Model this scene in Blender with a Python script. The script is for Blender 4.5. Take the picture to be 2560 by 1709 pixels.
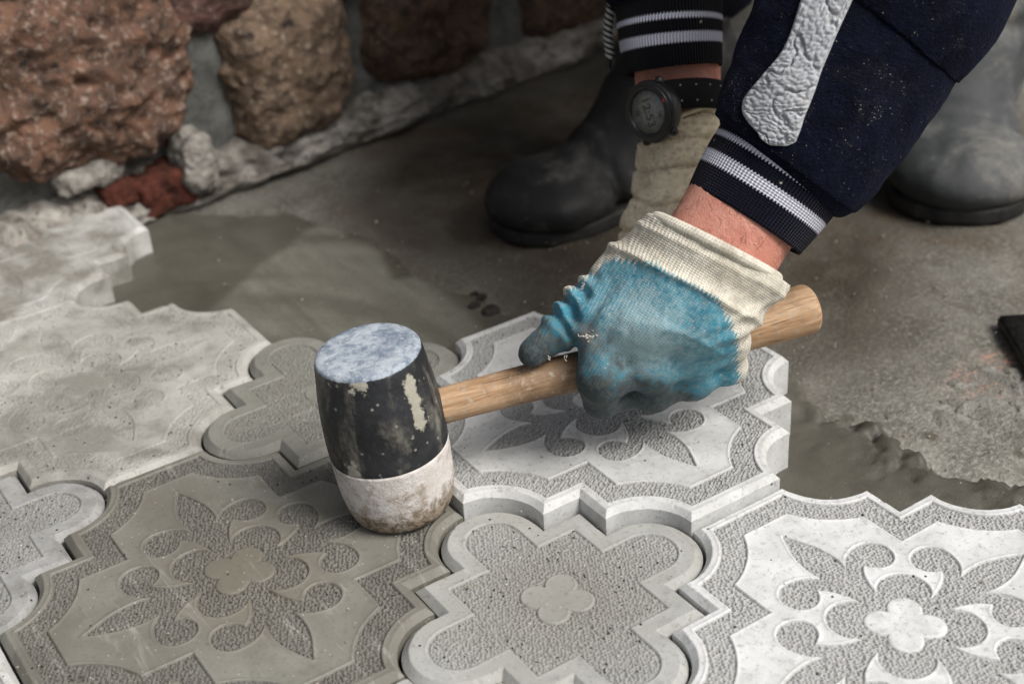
import bpy, math, random
import numpy as np
from mathutils import Vector, Matrix
from mathutils.geometry import delaunay_2d_cdt
from mathutils.bvhtree import BVHTree

for o in list(bpy.data.objects):
    bpy.data.objects.remove(o)
scene = bpy.context.scene
COL = scene.collection
random.seed(7)
RS = np.random.RandomState(11)

# ------------------------------------------------------------------ camera
L = 0.267                                   # tile pitch in metres
CAM = np.array([-0.788, -2.48, 2.01]) * L
PIT, HEAD, ROLL = (math.radians(v) for v in (59.55, -31.7, -4.15))
ROT = Matrix.Rotation(HEAD, 3, 'Z') @ Matrix.Rotation(PIT, 3, 'X') @ Matrix.Rotation(ROLL, 3, 'Z')
RN = np.array(ROT)
cam_data = bpy.data.cameras.new('camera')
cam_data.sensor_width = 36.0
cam_data.lens = 51.21
cam_data.clip_start = 0.02
cam_data.clip_end = 200
cam_data.dof.use_dof = True
cam_data.dof.focus_distance = 0.865
cam_data.dof.aperture_fstop = 6.3
cam_data.dof.aperture_blades = 7
cam = bpy.data.objects.new('camera', cam_data)
cam.matrix_world = Matrix.Translation(Vector(CAM)) @ ROT.to_4x4()
COL.objects.link(cam)
scene.camera = cam

# ------------------------------------------------------------------ sky and sun
SUN_AZ, SUN_EL = math.radians(-64), math.radians(52)      # azimuth of the sun from +X towards +Y
world = bpy.data.worlds.new('World')
scene.world = world
world.use_nodes = True
wt = world.node_tree
wt.nodes.clear()
sky = wt.nodes.new('ShaderNodeTexSky')
sky.sky_type = 'NISHITA'
sky.sun_disc = False
sky.sun_elevation = SUN_EL
sky.sun_rotation = math.pi / 2 - SUN_AZ
sky.air_density = 1.0
sky.dust_density = 6.0
sky.ozone_density = 0.6
hsv = wt.nodes.new('ShaderNodeHueSaturation')
hsv.inputs['Saturation'].default_value = 0.55
bg = wt.nodes.new('ShaderNodeBackground')
bg.inputs['Strength'].default_value = 0.098
wo = wt.nodes.new('ShaderNodeOutputWorld')
wt.links.new(sky.outputs[0], hsv.inputs['Color'])
wt.links.new(hsv.outputs[0], bg.inputs['Color'])
wt.links.new(bg.outputs[0], wo.inputs[0])
sun_data = bpy.data.lights.new('sun', 'SUN')
sun_data.energy = 2.9
sun_data.angle = math.radians(28)
sun_data.color = (1.0, 0.98, 0.95)
sun = bpy.data.objects.new('sun', sun_data)
sd = Vector((math.cos(SUN_AZ) * math.cos(SUN_EL), math.sin(SUN_AZ) * math.cos(SUN_EL), math.sin(SUN_EL)))
sun.rotation_euler = (-sd).to_track_quat('-Z', 'Y').to_euler()
sun.location = sd * 5
COL.objects.link(sun)
vs = scene.view_settings
vs.view_transform = 'Standard'
vs.look = 'None'
vs.gamma = 1.0
vs.use_curve_mapping = False
vs.exposure = 0.12
scene.cycles.max_bounces = 5
scene.cycles.diffuse_bounces = 3
scene.cycles.glossy_bounces = 2
scene.cycles.transmission_bounces = 2

# ------------------------------------------------------------------ helpers: places
FPX, DSP = 3641.66, 2560 / 2349.0
def ray(x, y):
    return RN @ np.array([(x * DSP - 1280) / FPX, -(y * DSP - 854.5) / FPX, -1.0])
def at(x, y, depth):
    "world point seen in direction (x, y) of the survey picture at a given distance"
    return CAM + depth * ray(x, y)
def onz(x, y, z=0.0):
    r = ray(x, y)
    return CAM + r * ((z - CAM[2]) / r[2])
WALLP, WALLD = np.array([0.30, 0.635, 0.0]), np.array([0.990, 0.139, 0.0])
WALLN = np.array([0.139, -0.990, 0.0])       # faces the paving
def onwall(x, y, off=0.0):
    r = ray(x, y)
    p0 = WALLP + WALLN * off
    return CAM + r * (((p0 - CAM) @ WALLN) / (r @ WALLN))
def nrm(v):
    v = np.asarray(v, float)
    return v / np.linalg.norm(v)

# ------------------------------------------------------------------ helpers: numpy noise
def _hash(ix, iy, iz, seed):
    n = (ix.astype(np.int64) * 374761393 + iy.astype(np.int64) * 668265263 + iz.astype(np.int64) * 2147483647 // 7 + seed * 144269) & 0xffffffff
    n = ((n ^ (n >> 13)) * 1274126177) & 0xffffffff
    n = ((n ^ (n >> 16)) * 2246822519) & 0xffffffff
    return ((n ^ (n >> 15)) & 0xffffff) / float(0xffffff)
def vnoise(p, seed=0):
    p = np.asarray(p, float)
    if p.shape[-1] == 2:
        p = np.concatenate([p, np.zeros(p.shape[:-1] + (1,))], -1)
    i = np.floor(p)
    f = p - i
    f = f * f * (3 - 2 * f)
    i = i.astype(np.int64)
    x, y, z = i[..., 0], i[..., 1], i[..., 2]
    fx, fy, fz = f[..., 0], f[..., 1], f[..., 2]
    r = 0
    for dx in (0, 1):
        for dy in (0, 1):
            for dz in (0, 1):
                w = (fx if dx else 1 - fx) * (fy if dy else 1 - fy) * (fz if dz else 1 - fz)
                r = r + w * _hash(x + dx, y + dy, z + dz, seed)
    return r * 2 - 1
def fbm(p, octv=4, seed=0, gain=0.5):
    a, s, tot = 1.0, 0, 0
    p = np.asarray(p, float)
    for k in range(octv):
        s = s + a * vnoise(p * (2.03 ** k) + 17.3 * k, seed + k)
        tot += a
        a *= gain
    return s / tot
def sstep(a, b, x):
    t = np.clip((x - a) / (b - a), 0, 1)
    return t * t * (3 - 2 * t)

# ------------------------------------------------------------------ helpers: objects
def link(o, parent=None):
    COL.objects.link(o)
    if parent is not None:
        o.parent = parent
    return o
def mesh(name, verts, faces, mat, parent=None, smooth=True, attrs=None, loc=None):
    verts = np.asarray(verts, dtype=np.float64)
    me = bpy.data.meshes.new(name)
    if isinstance(faces, np.ndarray):
        nf, k = faces.shape
        me.vertices.add(len(verts))
        me.vertices.foreach_set('co', verts.astype(np.float32).ravel())
        me.loops.add(nf * k)
        me.loops.foreach_set('vertex_index', faces.astype(np.int32).ravel())
        me.polygons.add(nf)
        me.polygons.foreach_set('loop_start', np.arange(0, nf * k, k, dtype=np.int32))
        me.polygons.foreach_set('loop_total', np.full(nf, k, dtype=np.int32))
        me.update(calc_edges=True)
        me.validate()
    else:
        me.from_pydata(verts.tolist(), [], faces)
        me.update()
    if smooth:
        me.polygons.foreach_set('use_smooth', np.ones(len(me.polygons), dtype=bool))
    if attrs:
        for k, v in attrs.items():
            v = np.asarray(v, dtype=np.float32)
            if v.ndim == 1:
                a = me.attributes.new(k, 'FLOAT', 'POINT')
                a.data.foreach_set('value', v)
            else:
                a = me.attributes.new(k, 'FLOAT_VECTOR', 'POINT')
                a.data.foreach_set('vector', v.ravel())
    if mat is not None:
        me.materials.append(mat)
    o = bpy.data.objects.new(name, me)
    if loc is not None:
        o.location = loc
    return link(o, parent)
def empty(name, loc=(0, 0, 0), parent=None):
    o = bpy.data.objects.new(name, None)
    o.location = loc
    o.empty_display_size = 0.05
    return link(o, parent)
def tag(o, label=None, cat=None, group=None, kind=None):
    if label: o['label'] = label
    if cat: o['category'] = cat
    if group: o['group'] = group
    if kind: o['kind'] = kind
    return o
def grid_faces(nu, nv, wrap_u=False, wrap_v=False):
    "vertex index = i*nv + j"
    iu = np.arange(nu if wrap_u else nu - 1)
    jv = np.arange(nv if wrap_v else nv - 1)
    I, J = np.meshgrid(iu, jv, indexing='ij')
    I2, J2 = (I + 1) % nu, (J + 1) % nv
    return np.stack([I * nv + J, I2 * nv + J, I2 * nv + J2, I * nv + J2], -1).reshape(-1, 4)
def catmull(pts, n):
    pts = np.asarray(pts, float)
    P = np.concatenate([[2 * pts[0] - pts[1]], pts, [2 * pts[-1] - pts[-2]]])
    t = np.linspace(0, len(pts) - 1 - 1e-9, n)
    i = t.astype(int)
    f = (t - i)[:, None]
    p0, p1, p2, p3 = P[i], P[i + 1], P[i + 2], P[i + 3]
    return 0.5 * (2 * p1 + (p2 - p0) * f + (2 * p0 - 5 * p1 + 4 * p2 - p3) * f ** 2 + (3 * p1 - p0 - 3 * p2 + p3) * f ** 3)
def sweep(path, ra, rb, side, nv=64, disp=None, cap=True):
    "tube along path; ra along the side vector, rb across it. Returns verts, faces, u (arc length), v (angle)"
    path = np.asarray(path, float)
    n = len(path)
    ra = np.broadcast_to(np.asarray(ra, float), (n,))
    rb = np.broadcast_to(np.asarray(rb, float), (n,))
    T = np.gradient(path, axis=0)
    T /= np.linalg.norm(T, axis=1)[:, None]
    S = side - T * (T @ np.asarray(side))[:, None]
    S /= np.linalg.norm(S, axis=1)[:, None]
    B = np.cross(T, S)
    th = np.linspace(0, 2 * np.pi, nv, endpoint=False)
    c, s = np.cos(th), np.sin(th)
    arc = np.concatenate([[0], np.cumsum(np.linalg.norm(np.diff(path, axis=0), axis=1))])
    U, V = np.meshgrid(arc, th, indexing='ij')
    k = np.ones((n, nv)) if disp is None else 1 + disp(U, V)
    P = path[:, None] + k[..., None] * (ra[:, None, None] * c[None, :, None] * S[:, None] + rb[:, None, None] * s[None, :, None] * B[:, None])
    F = grid_faces(n, nv, wrap_v=True)[:, ::-1]
    v = P.reshape(-1, 3)
    if cap:
        F = F.tolist()
        F.append(list(range(nv)))
        F.append(list(range((n - 1) * nv, n * nv))[::-1])
    return v, F, U.ravel(), V.ravel()
def tube(path, r, nv=8):
    path = np.asarray(path, float)
    t = nrm(path[-1] - path[0] + 1e-9)
    side = np.array([0, 0, 1.0]) if abs(t[2]) < 0.8 else np.array([1.0, 0, 0])
    return sweep(path, r, r, side, nv)[:2]
def lathe(prof, nv=64):
    "profile rows (radius, z); closed at the ends when radius is 0"
    prof = np.asarray(prof, float)
    th = np.linspace(0, 2 * np.pi, nv, endpoint=False)
    P = np.stack([prof[:, 0:1] * np.cos(th), prof[:, 0:1] * np.sin(th), np.repeat(prof[:, 1:2], nv, 1)], -1)
    return P.reshape(-1, 3), grid_faces(len(prof), nv, wrap_v=True)[:, ::-1]
def box(sx, sy, sz, bev=0.0, seg=2):
    import bmesh
    bm = bmesh.new()
    bmesh.ops.create_cube(bm, size=1.0)
    for v in bm.verts:
        v.co = (v.co.x * sx, v.co.y * sy, v.co.z * sz)
    if bev > 0:
        bmesh.ops.bevel(bm, geom=bm.edges[:], offset=bev, segments=seg, affect='EDGES')
    V = np.array([v.co[:] for v in bm.verts])
    bm.verts.index_update()
    F = [[v.index for v in f.verts] for f in bm.faces]
    bm.free()
    return V, F
def join(parts):
    V, F, n = [], [], 0
    for v, f in parts:
        v = np.asarray(v)
        V.append(v)
        F += [[i + n for i in q] for q in (f.tolist() if isinstance(f, np.ndarray) else f)]
        n += len(v)
    return np.concatenate(V), F
def frame(x=None, y=None, z=None):
    "orthonormal 3x3 (columns) from two approximate axes, the first given is kept"
    if z is not None and x is not None:
        z = nrm(z); x = nrm(np.asarray(x) - z * (z @ np.asarray(x))); y = np.cross(z, x)
    elif x is not None and y is not None:
        x = nrm(x); y = nrm(np.asarray(y) - x * (x @ np.asarray(y))); z = np.cross(x, y)
    return np.stack([x, y, z], 1)

# ------------------------------------------------------------------ helpers: distance fields
def rcone(P, a, b, ra, rb=None):
    rb = ra if rb is None else rb
    a, b = np.asarray(a, float), np.asarray(b, float)
    d = b - a
    t = np.clip(((P - a) @ d) / max(d @ d, 1e-12), 0, 1)
    q = P - a - t[..., None] * d
    return np.sqrt((q * q).sum(-1)) - (ra + (rb - ra) * t)
def ellip(P, c, M, r):
    q = (P - np.asarray(c)) @ M / np.asarray(r)
    k = np.sqrt((q * q).sum(-1))
    return (k - 1) * min(r)
def smin(a, b, k):
    h = np.clip(0.5 + 0.5 * (b - a) / k, 0, 1)
    return b + (a - b) * h - k * h * (1 - h)
def surface_net(F, org, h):
    F = np.where(np.abs(F) < 1e-9, 1e-9, F)
    S = F < 0
    n = np.array(F.shape)
    c = n - 1
    def sub(A, o):
        return A[o[0]:o[0] + c[0], o[1]:o[1] + c[1], o[2]:o[2] + c[2]]
    cnt = np.zeros(tuple(c), np.int8)
    for o in np.ndindex(2, 2, 2):
        cnt += sub(S, o)
    act = (cnt > 0) & (cnt < 8)
    idx = -np.ones(tuple(c), np.int64)
    ii = np.argwhere(act)
    idx[act] = np.arange(len(ii))
    acc = np.zeros((len(ii), 3))
    num = np.zeros(len(ii))
    for ax in range(3):
        for o2 in np.ndindex(2, 2):
            o = np.insert(np.array(o2), ax, 0)
            e = np.zeros(3, int); e[ax] = 1
            pa = ii + o
            pb = pa + e
            fa = F[pa[:, 0], pa[:, 1], pa[:, 2]]
            fb = F[pb[:, 0], pb[:, 1], pb[:, 2]]
            x = (fa < 0) != (fb < 0)
            t = np.where(x, fa / np.where(x, fa - fb, 1), 0)
            acc += np.where(x[:, None], o + e * t[:, None], 0)
            num += x
    V = (ii + acc / num[:, None]) * h + np.asarray(org)
    Q = []
    for ax in range(3):
        o1, o2 = [(1, 2), (2, 0), (0, 1)][ax]
        e = np.zeros(3, int); e[ax] = 1
        hi = [slice(0, n[0]), slice(0, n[1]), slice(0, n[2])]
        lo = list(hi)
        lo[ax] = slice(0, n[ax] - 1)
        hi[ax] = slice(1, n[ax])
        X = np.argwhere(S[tuple(lo)] != S[tuple(hi)])
        X = X[(X[:, o1] > 0) & (X[:, o2] > 0) & (X[:, o1] < c[o1]) & (X[:, o2] < c[o2])]
        ins = S[X[:, 0], X[:, 1], X[:, 2]]
        def g(d1, d2):
            Y = X.copy()
            Y[:, o1] -= d1
            Y[:, o2] -= d2
            return idx[Y[:, 0], Y[:, 1], Y[:, 2]]
        q = np.stack([g(1, 1), g(0, 1), g(0, 0), g(1, 0)], -1)
        q[~ins] = q[~ins][:, ::-1]
        Q.append(q)
    Q = np.concatenate(Q)
    return V, Q[(Q >= 0).all(1)]
def sdf_mesh(fn, lo, hi, h):
    lo, hi = np.asarray(lo, float), np.asarray(hi, float)
    n = np.ceil((hi - lo) / h).astype(int) + 1
    ax = [lo[k] + np.arange(n[k]) * h for k in range(3)]
    P = np.stack(np.meshgrid(*ax, indexing='ij'), -1)
    return surface_net(fn(P), lo, h)
def vert_normals(V, F):
    F = np.asarray(F)
    fn = np.cross(V[F[:, 2]] - V[F[:, 0]], V[F[:, 3 if F.shape[1] > 3 else 1]] - V[F[:, 1 if F.shape[1] > 3 else 0]])
    N = np.zeros_like(V)
    for k in range(F.shape[1]):
        np.add.at(N, F[:, k], fn)
    return N / np.maximum(np.linalg.norm(N, axis=1), 1e-12)[:, None]

# ------------------------------------------------------------------ helpers: shader nodes
class Mat:
    def __init__(self, name):
        self.m = bpy.data.materials.new(name)
        self.m.use_nodes = True
        self.t = self.m.node_tree
        self.t.nodes.clear()
        self.out = self.t.nodes.new('ShaderNodeOutputMaterial')
    def n(self, kind, ins=None, out=0, **props):
        nd = self.t.nodes.new('ShaderNode' + kind)
        for k, v in props.items():
            setattr(nd, k, v)
        for k, v in (ins or {}).items():
            self.put(nd.inputs[k], v)
        return nd.outputs[out]
    def put(self, sock, v):
        if isinstance(v, bpy.types.NodeSocket):
            self.t.links.new(v, sock)
        else:
            if sock.type == 'RGBA' and len(v) == 3:
                v = (*v, 1.0)
            sock.default_value = v
    def obj(self):
        return self.n('TexCoord', out=3)
    def rndvec(self):
        "object coordinates shifted by a random offset for each object"
        r = self.n('ObjectInfo', out=5)
        return self.n('VectorMath', {0: self.obj(), 1: self.n('VectorMath', {0: self.n('CombineXYZ', {0: r, 1: r, 2: r}), 1: (7.3, 3.1, 5.7)}, operation='MULTIPLY')}, operation='ADD')
    def scale(self, v, s):
        return self.n('VectorMath', {0: v, 1: s}, operation='MULTIPLY')
    def attr(self, name, out=2, kind='GEOMETRY'):
        return self.n('Attribute', out=out, attribute_name=name, attribute_type=kind)
    def noise(self, v, scale, detail=4.0, rough=0.55, dist=0.0):
        return self.n('TexNoise', {'Vector': v, 'Scale': scale, 'Detail': detail, 'Roughness': rough, 'Distortion': dist}, out=0)
    def vor(self, v, scale, feature='F1', out=0, rand=1.0):
        return self.n('TexVoronoi', {'Vector': v, 'Scale': scale, 'Randomness': rand}, out=out, feature=feature)
    def math(self, op, a, b=0.0, c=0.0, clamp=False):
        return self.n('Math', {0: a, 1: b, 2: c}, operation=op, use_clamp=clamp)
    def rng(self, v, a, b, c=0.0, d=1.0, smooth=True):
        return self.n('MapRange', {'Value': v, 'From Min': a, 'From Max': b, 'To Min': c, 'To Max': d}, interpolation_type='SMOOTHSTEP' if smooth else 'LINEAR')
    def mix(self, f, a, b, blend='MIX'):
        nd = self.t.nodes.new('ShaderNodeMix')
        nd.data_type = 'RGBA'
        nd.blend_type = blend
        self.put(nd.inputs[0], f)
        self.put(nd.inputs[6], a)
        self.put(nd.inputs[7], b)
        return nd.outputs[2]
    def bump(self, h, strength, dist, normal=None):
        ins = {'Height': h, 'Strength': strength, 'Distance': dist}
        if normal is not None:
            ins['Normal'] = normal
        return self.n('Bump', ins)
    def done(self, base, rough=0.8, normal=None, spec=0.3, **kw):
        ins = {'Base Color': base, 'Roughness': rough, 'Specular IOR Level': spec}
        if normal is not None:
            ins['Normal'] = normal
        ins.update({k.replace('_', ' '): v for k, v in kw.items()})
        b = self.n('BsdfPrincipled', ins)
        self.t.links.new(b, self.out.inputs['Surface'])
        return self.m
# ================================================================== materials
def concrete_tile_mat():
    m = Mat('cast concrete')
    tone = m.attr('tone', 0, 'OBJECT')
    stain = m.attr('stain', 0, 'OBJECT')
    samt = m.attr('stain_amount', 2, 'OBJECT')
    pore = m.attr('pores', 2, 'OBJECT')
    wet = m.attr('damp', 2, 'OBJECT')
    v = m.rndvec()
    big = m.noise(v, 9.0, 3, 0.6, 0.4)
    mid = m.noise(v, 45.0, 4, 0.65, 0.3)
    fine = m.noise(v, 900.0, 1, 0.6)
    c = m.mix(1.0, tone, m.n('CombineColor', {0: m.rng(mid, 0.28, 0.72, 0.80, 1.14), 1: m.rng(mid, 0.28, 0.72, 0.80, 1.14), 2: m.rng(mid, 0.28, 0.72, 0.78, 1.14)}), 'MULTIPLY')
    sm = m.math('MULTIPLY', m.rng(m.math('ADD', m.math('MULTIPLY', big, 0.65), m.math('MULTIPLY', mid, 0.35)), 0.40, 0.62), samt, clamp=True)
    c = m.mix(sm, c, stain)
    # damp patch left by slurry round the middle of some tiles
    ov = m.n('SeparateXYZ', {0: m.obj()}, out=0)
    ov2 = m.n('SeparateXYZ', {0: m.obj()}, out=1)
    rr = m.math('SQRT', m.math('ADD', m.math('MULTIPLY', ov, ov), m.math('MULTIPLY', ov2, ov2)))
    dm_ = m.rng(m.math('ADD', rr, m.math('MULTIPLY', m.math('SUBTRACT', big, 0.5), 0.16)), 0.015, 0.075, 1.0, 0.0)
    c = m.mix(m.math('MULTIPLY', dm_, m.attr('centre_damp', 2, 'OBJECT')), c, m.mix(0.75, c, (0.150, 0.132, 0.100)))
    c = m.mix(m.rng(fine, 0.3, 0.7, 0.0, 0.18), c, m.mix(0.5, c, (0.10, 0.10, 0.09)))
    rc = m.attr('cast')                       # stippled recess mask; dirt and dimple shade are mixed into its colour
    c = m.mix(m.math('MULTIPLY', m.math('MULTIPLY', rc, m.attr('recess_shade', 2, 'OBJECT')), m.rng(mid, 0.3, 0.7, 0.6, 0.9)), c, m.mix(0.80, c, (0.085, 0.081, 0.073)))
    # fine blemishes: grey specks and faint scuffs
    c = m.mix(m.rng(m.noise(v, 300.0, 2, 0.7), 0.53, 0.72, 0, 0.55), c, m.mix(0.6, c, (0.09, 0.085, 0.075)))
    c = m.mix(m.rng(m.noise(m.scale(v, (120.0, 14.0, 20.0)), 1.0, 4, 0.65, 0.8), 0.58, 0.76, 0, 0.4), c, m.mix(0.45, c, (0.66, 0.65, 0.62)))
    # sparse pores and grit
    pv = m.vor(v, 210.0)
    pc = m.n('SeparateColor', {0: m.vor(v, 210.0, out=1)}, out=0)
    psel = m.math('LESS_THAN', pc, m.math('MULTIPLY', pore, m.math('ADD', m.math('MULTIPLY', rc, 4.0), 0.5)))
    pdot = m.math('MULTIPLY', m.rng(pv, 0.10, 0.24, 1.0, 0.0), psel)
    c = m.mix(pdot, c, (0.03, 0.03, 0.028))
    gv = m.vor(v, 420.0)
    gc = m.n('SeparateColor', {0: m.vor(v, 420.0, out=1)}, out=1)
    c = m.mix(m.math('MULTIPLY', m.rng(gv, 0.12, 0.3, 0.8, 0.0), m.math('LESS_THAN', gc, 0.07)), c, m.mix(0.5, c, (0.65, 0.62, 0.55)))
    h = m.math('SUBTRACT', m.math('ADD', m.math('MULTIPLY', fine, 0.10), m.math('MULTIPLY', mid, 0.4)), m.math('MULTIPLY', pdot, 0.8))
    nb = m.bump(h, 0.55, 0.0012)
    rg = m.math('SUBTRACT', m.rng(mid, 0.2, 0.8, 0.62, 0.85), m.math('MULTIPLY', wet, 0.25))
    return m.done(c, rg, nb, 0.35)

def ground_mat():
    m = Mat('rough old concrete')
    v = m.obj()
    big = m.noise(v, 3.2, 5, 0.6, 0.6)
    mid = m.noise(v, 22.0, 4, 0.7, 0.2)
    fine = m.noise(v, 260.0, 2, 0.7)
    c = m.mix(m.rng(mid, 0.3, 0.72), (0.120, 0.113, 0.094), (0.235, 0.228, 0.198))
    c = m.mix(m.rng(fine, 0.45, 0.70, 0, 0.65), c, (0.33, 0.325, 0.295))
    c = m.mix(m.rng(m.noise(v, 330.0, 3, 0.6), 0.56, 0.72, 0, 0.5), c, (0.075, 0.070, 0.057))
    # rusty brown dirt trodden over the slab away from the fresh mortar
    brown = m.math('MULTIPLY', m.rng(m.math('ADD', big, m.math('MULTIPLY', mid, 0.3)), 0.50, 0.80), 0.85)
    fld = m.attr('dirt')
    c = m.mix(m.math('MAXIMUM', m.math('MULTIPLY', fld, m.rng(mid, 0.2, 0.6, 0.55, 0.95)), m.math('MULTIPLY', brown, fld)), c, (0.034, 0.025, 0.016))
    c = m.mix(m.math('MULTIPLY', m.rng(m.noise(v, 7.5, 4, 0.6, 1.0), 0.56, 0.72), m.math('MULTIPLY', fld, 0.75)), c, (0.085, 0.046, 0.021))
    # dark blotches, sand grains and the orange marking paint
    sp = m.vor(v, 38.0)
    sc_ = m.n('SeparateColor', {0: m.vor(v, 38.0, out=1)}, out=0)
    c = m.mix(m.math('MULTIPLY', m.rng(m.math('ADD', sp, m.math('MULTIPLY', mid, 0.25)), 0.26, 0.42, 0.8, 0.0), m.math('LESS_THAN', sc_, 0.28)), c, (0.075, 0.068, 0.05))
    c = m.mix(m.math('MULTIPLY', m.rng(m.vor(v, 520.0), 0.15, 0.32, 0.7, 0.0), m.math('LESS_THAN', m.n('SeparateColor', {0: m.vor(v, 520.0, out=1)}, out=0), 0.13)), c, (0.03, 0.028, 0.022))
    po = m.attr('paint')
    c = m.mix(m.math('MULTIPLY', m.rng(po, 0.25, 0.75), m.rng(m.math('ADD', fine, m.math('MULTIPLY', mid, 0.5)), 0.70, 0.95, 0.0, 0.55)), c, (0.50, 0.19, 0.11))
    h = m.math('ADD', m.math('MULTIPLY', mid, 0.5), m.math('MULTIPLY', fine, 0.35))
    return m.done(c, m.rng(mid, 0.2, 0.8, 0.75, 0.95), m.bump(h, 1.0, 0.005), 0.25)

def mortar_mat():
    m = Mat('fresh wet mortar')
    v = m.obj()
    mid = m.noise(v, 14.0, 5, 0.55, 0.8)
    st = m.noise(m.scale(v, (60.0, 9.0, 30.0)), 1.0, 4, 0.6, 0.3)
    fine = m.noise(v, 420.0, 3, 0.65)
    dry = m.attr('dry')
    c = m.mix(m.rng(mid, 0.3, 0.7), (0.060, 0.056, 0.043), (0.092, 0.087, 0.069))
    c = m.mix(m.math('MULTIPLY', dry, m.rng(st, 0.2, 0.75, 0.45, 1.0)), c, (0.185, 0.180, 0.150))
    c = m.mix(m.rng(fine, 0.4, 0.75, 0.0, 0.45), c, (0.06, 0.058, 0.048))
    c = m.mix(m.math('MULTIPLY', m.rng(m.vor(v, 260.0), 0.10, 0.25, 0.7, 0.0), m.math('LESS_THAN', m.n('SeparateColor', {0: m.vor(v, 260.0, out=1)}, out=0), 0.04)), c, (0.03, 0.028, 0.024))
    h = m.math('ADD', m.math('MULTIPLY', fine, 0.22), m.math('MULTIPLY', st, 0.5))
    return m.done(c, m.rng(mid, 0.25, 0.75, 0.42, 0.62), m.bump(m.math('ADD', h, m.math('MULTIPLY', m.noise(v, 900.0, 2, 0.6), 0.25)), 0.7, 0.0022), 0.4)

def stone_mat():
    m = Mat('granite boulder')
    c1, c2, c3 = (m.attr(k, 0, 'OBJECT') for k in ('tone', 'tone_b', 'tone_c'))
    v = m.rndvec()
    a = m.noise(v, 45.0, 5, 0.7, 0.3)
    b = m.noise(v, 150.0, 4, 0.7, 0.2)
    c = m.mix(m.rng(a, 0.36, 0.62), c1, c2)
    c = m.mix(m.rng(b, 0.52, 0.68, 0, 0.85), c, c3)
    c = m.mix(m.rng(m.noise(v, 90.0, 4, 0.65), 0.56, 0.70, 0, 0.9), c, (0.018, 0.015, 0.013))
    h = m.math('ADD', m.math('MULTIPLY', a, 0.7), m.math('MULTIPLY', b, 0.4))
    return m.done(c, 0.85, m.bump(h, 0.9, 0.006), 0.25)

def plain_rough(name, a, b, scale=40.0, rough=0.85, bd=0.004, bs=0.8, spec=0.25):
    m = Mat(name)
    v = m.rndvec()
    n1 = m.noise(v, scale, 6, 0.65, 0.3)
    n2 = m.noise(v, scale * 6, 4, 0.65)
    c = m.mix(m.rng(n1, 0.3, 0.7), a, b)
    c = m.mix(m.rng(n2, 0.5, 0.75, 0, 0.5), c, tuple(x * 0.4 for x in a))
    return m.done(c, rough, m.bump(m.math('ADD', n1, m.math('MULTIPLY', n2, 0.4)), bs, bd), spec)

M_TILE = concrete_tile_mat()
M_GROUND = ground_mat()
M_MORTAR = mortar_mat()
M_STONE = stone_mat()
M_JOINT = plain_rough('wall pointing', (0.070, 0.072, 0.068), (0.15, 0.150, 0.139), 45)
M_LUMP = plain_rough('old lime mortar', (0.13, 0.12, 0.105), (0.36, 0.335, 0.30), 45, bd=0.008)
M_LUMPD = plain_rough('dirty old mortar', (0.085, 0.075, 0.062), (0.22, 0.20, 0.175), 45, bd=0.008)
M_BRICK = plain_rough('broken red brick', (0.035, 0.012, 0.008), (0.135, 0.040, 0.024), 75, bd=0.008)

# ================================================================== ground
LX = np.concatenate([[-9, -5, -2.5, -1.2], np.arange(-0.7, 1.75, 0.006), [2.4, 4, 6, 9]])
LY = np.concatenate([[-9, -5, -2.5, -1.2], np.arange(-0.7, 1.05, 0.006), [1.6, 2.6, 5, 9]])
GX, GY = np.meshgrid(LX, LY, indexing='ij')
gp = np.stack([GX, GY], -1)
G0 = -0.036
gz = G0 + 0.0035 * fbm(gp * 9, 4, 3) + 0.0016 * fbm(gp * 60, 3, 5)
def blob(x, y, cx, cy, r):
    return np.exp(-(((x - cx) ** 2 + (y - cy) ** 2) / r ** 2))
dirt = np.clip(blob(GX, GY, 0.62, 0.48, 0.30) + blob(GX, GY, 0.50, 0.24, 0.19) + blob(GX, GY, 0.75, 0.22, 0.16) + 0.8 * blob(GX, GY, 0.40, 0.42, 0.10) + 0.45 * blob(GX, GY, 0.52, 0.02, 0.10), 0, 1)
dirt = np.clip(dirt + 0.25 * fbm(gp * 14, 4, 21), 0, 1)
po = onz(2310, 850, G0)
paint = np.clip(1.1 - np.hypot((GX - po[0]) / 0.055, (GY - po[1]) / 0.040) + 0.5 * fbm(gp * 40, 3, 8), 0, 1)
g_obj = mesh('ground', np.stack([GX, GY, gz], -1).reshape(-1, 3), grid_faces(len(LX), len(LY)), M_GROUND, attrs={'dirt': dirt.ravel(), 'paint': paint.ravel()})
tag(g_obj, 'old concrete slab stained brown behind the paving', kind='structure')

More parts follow.
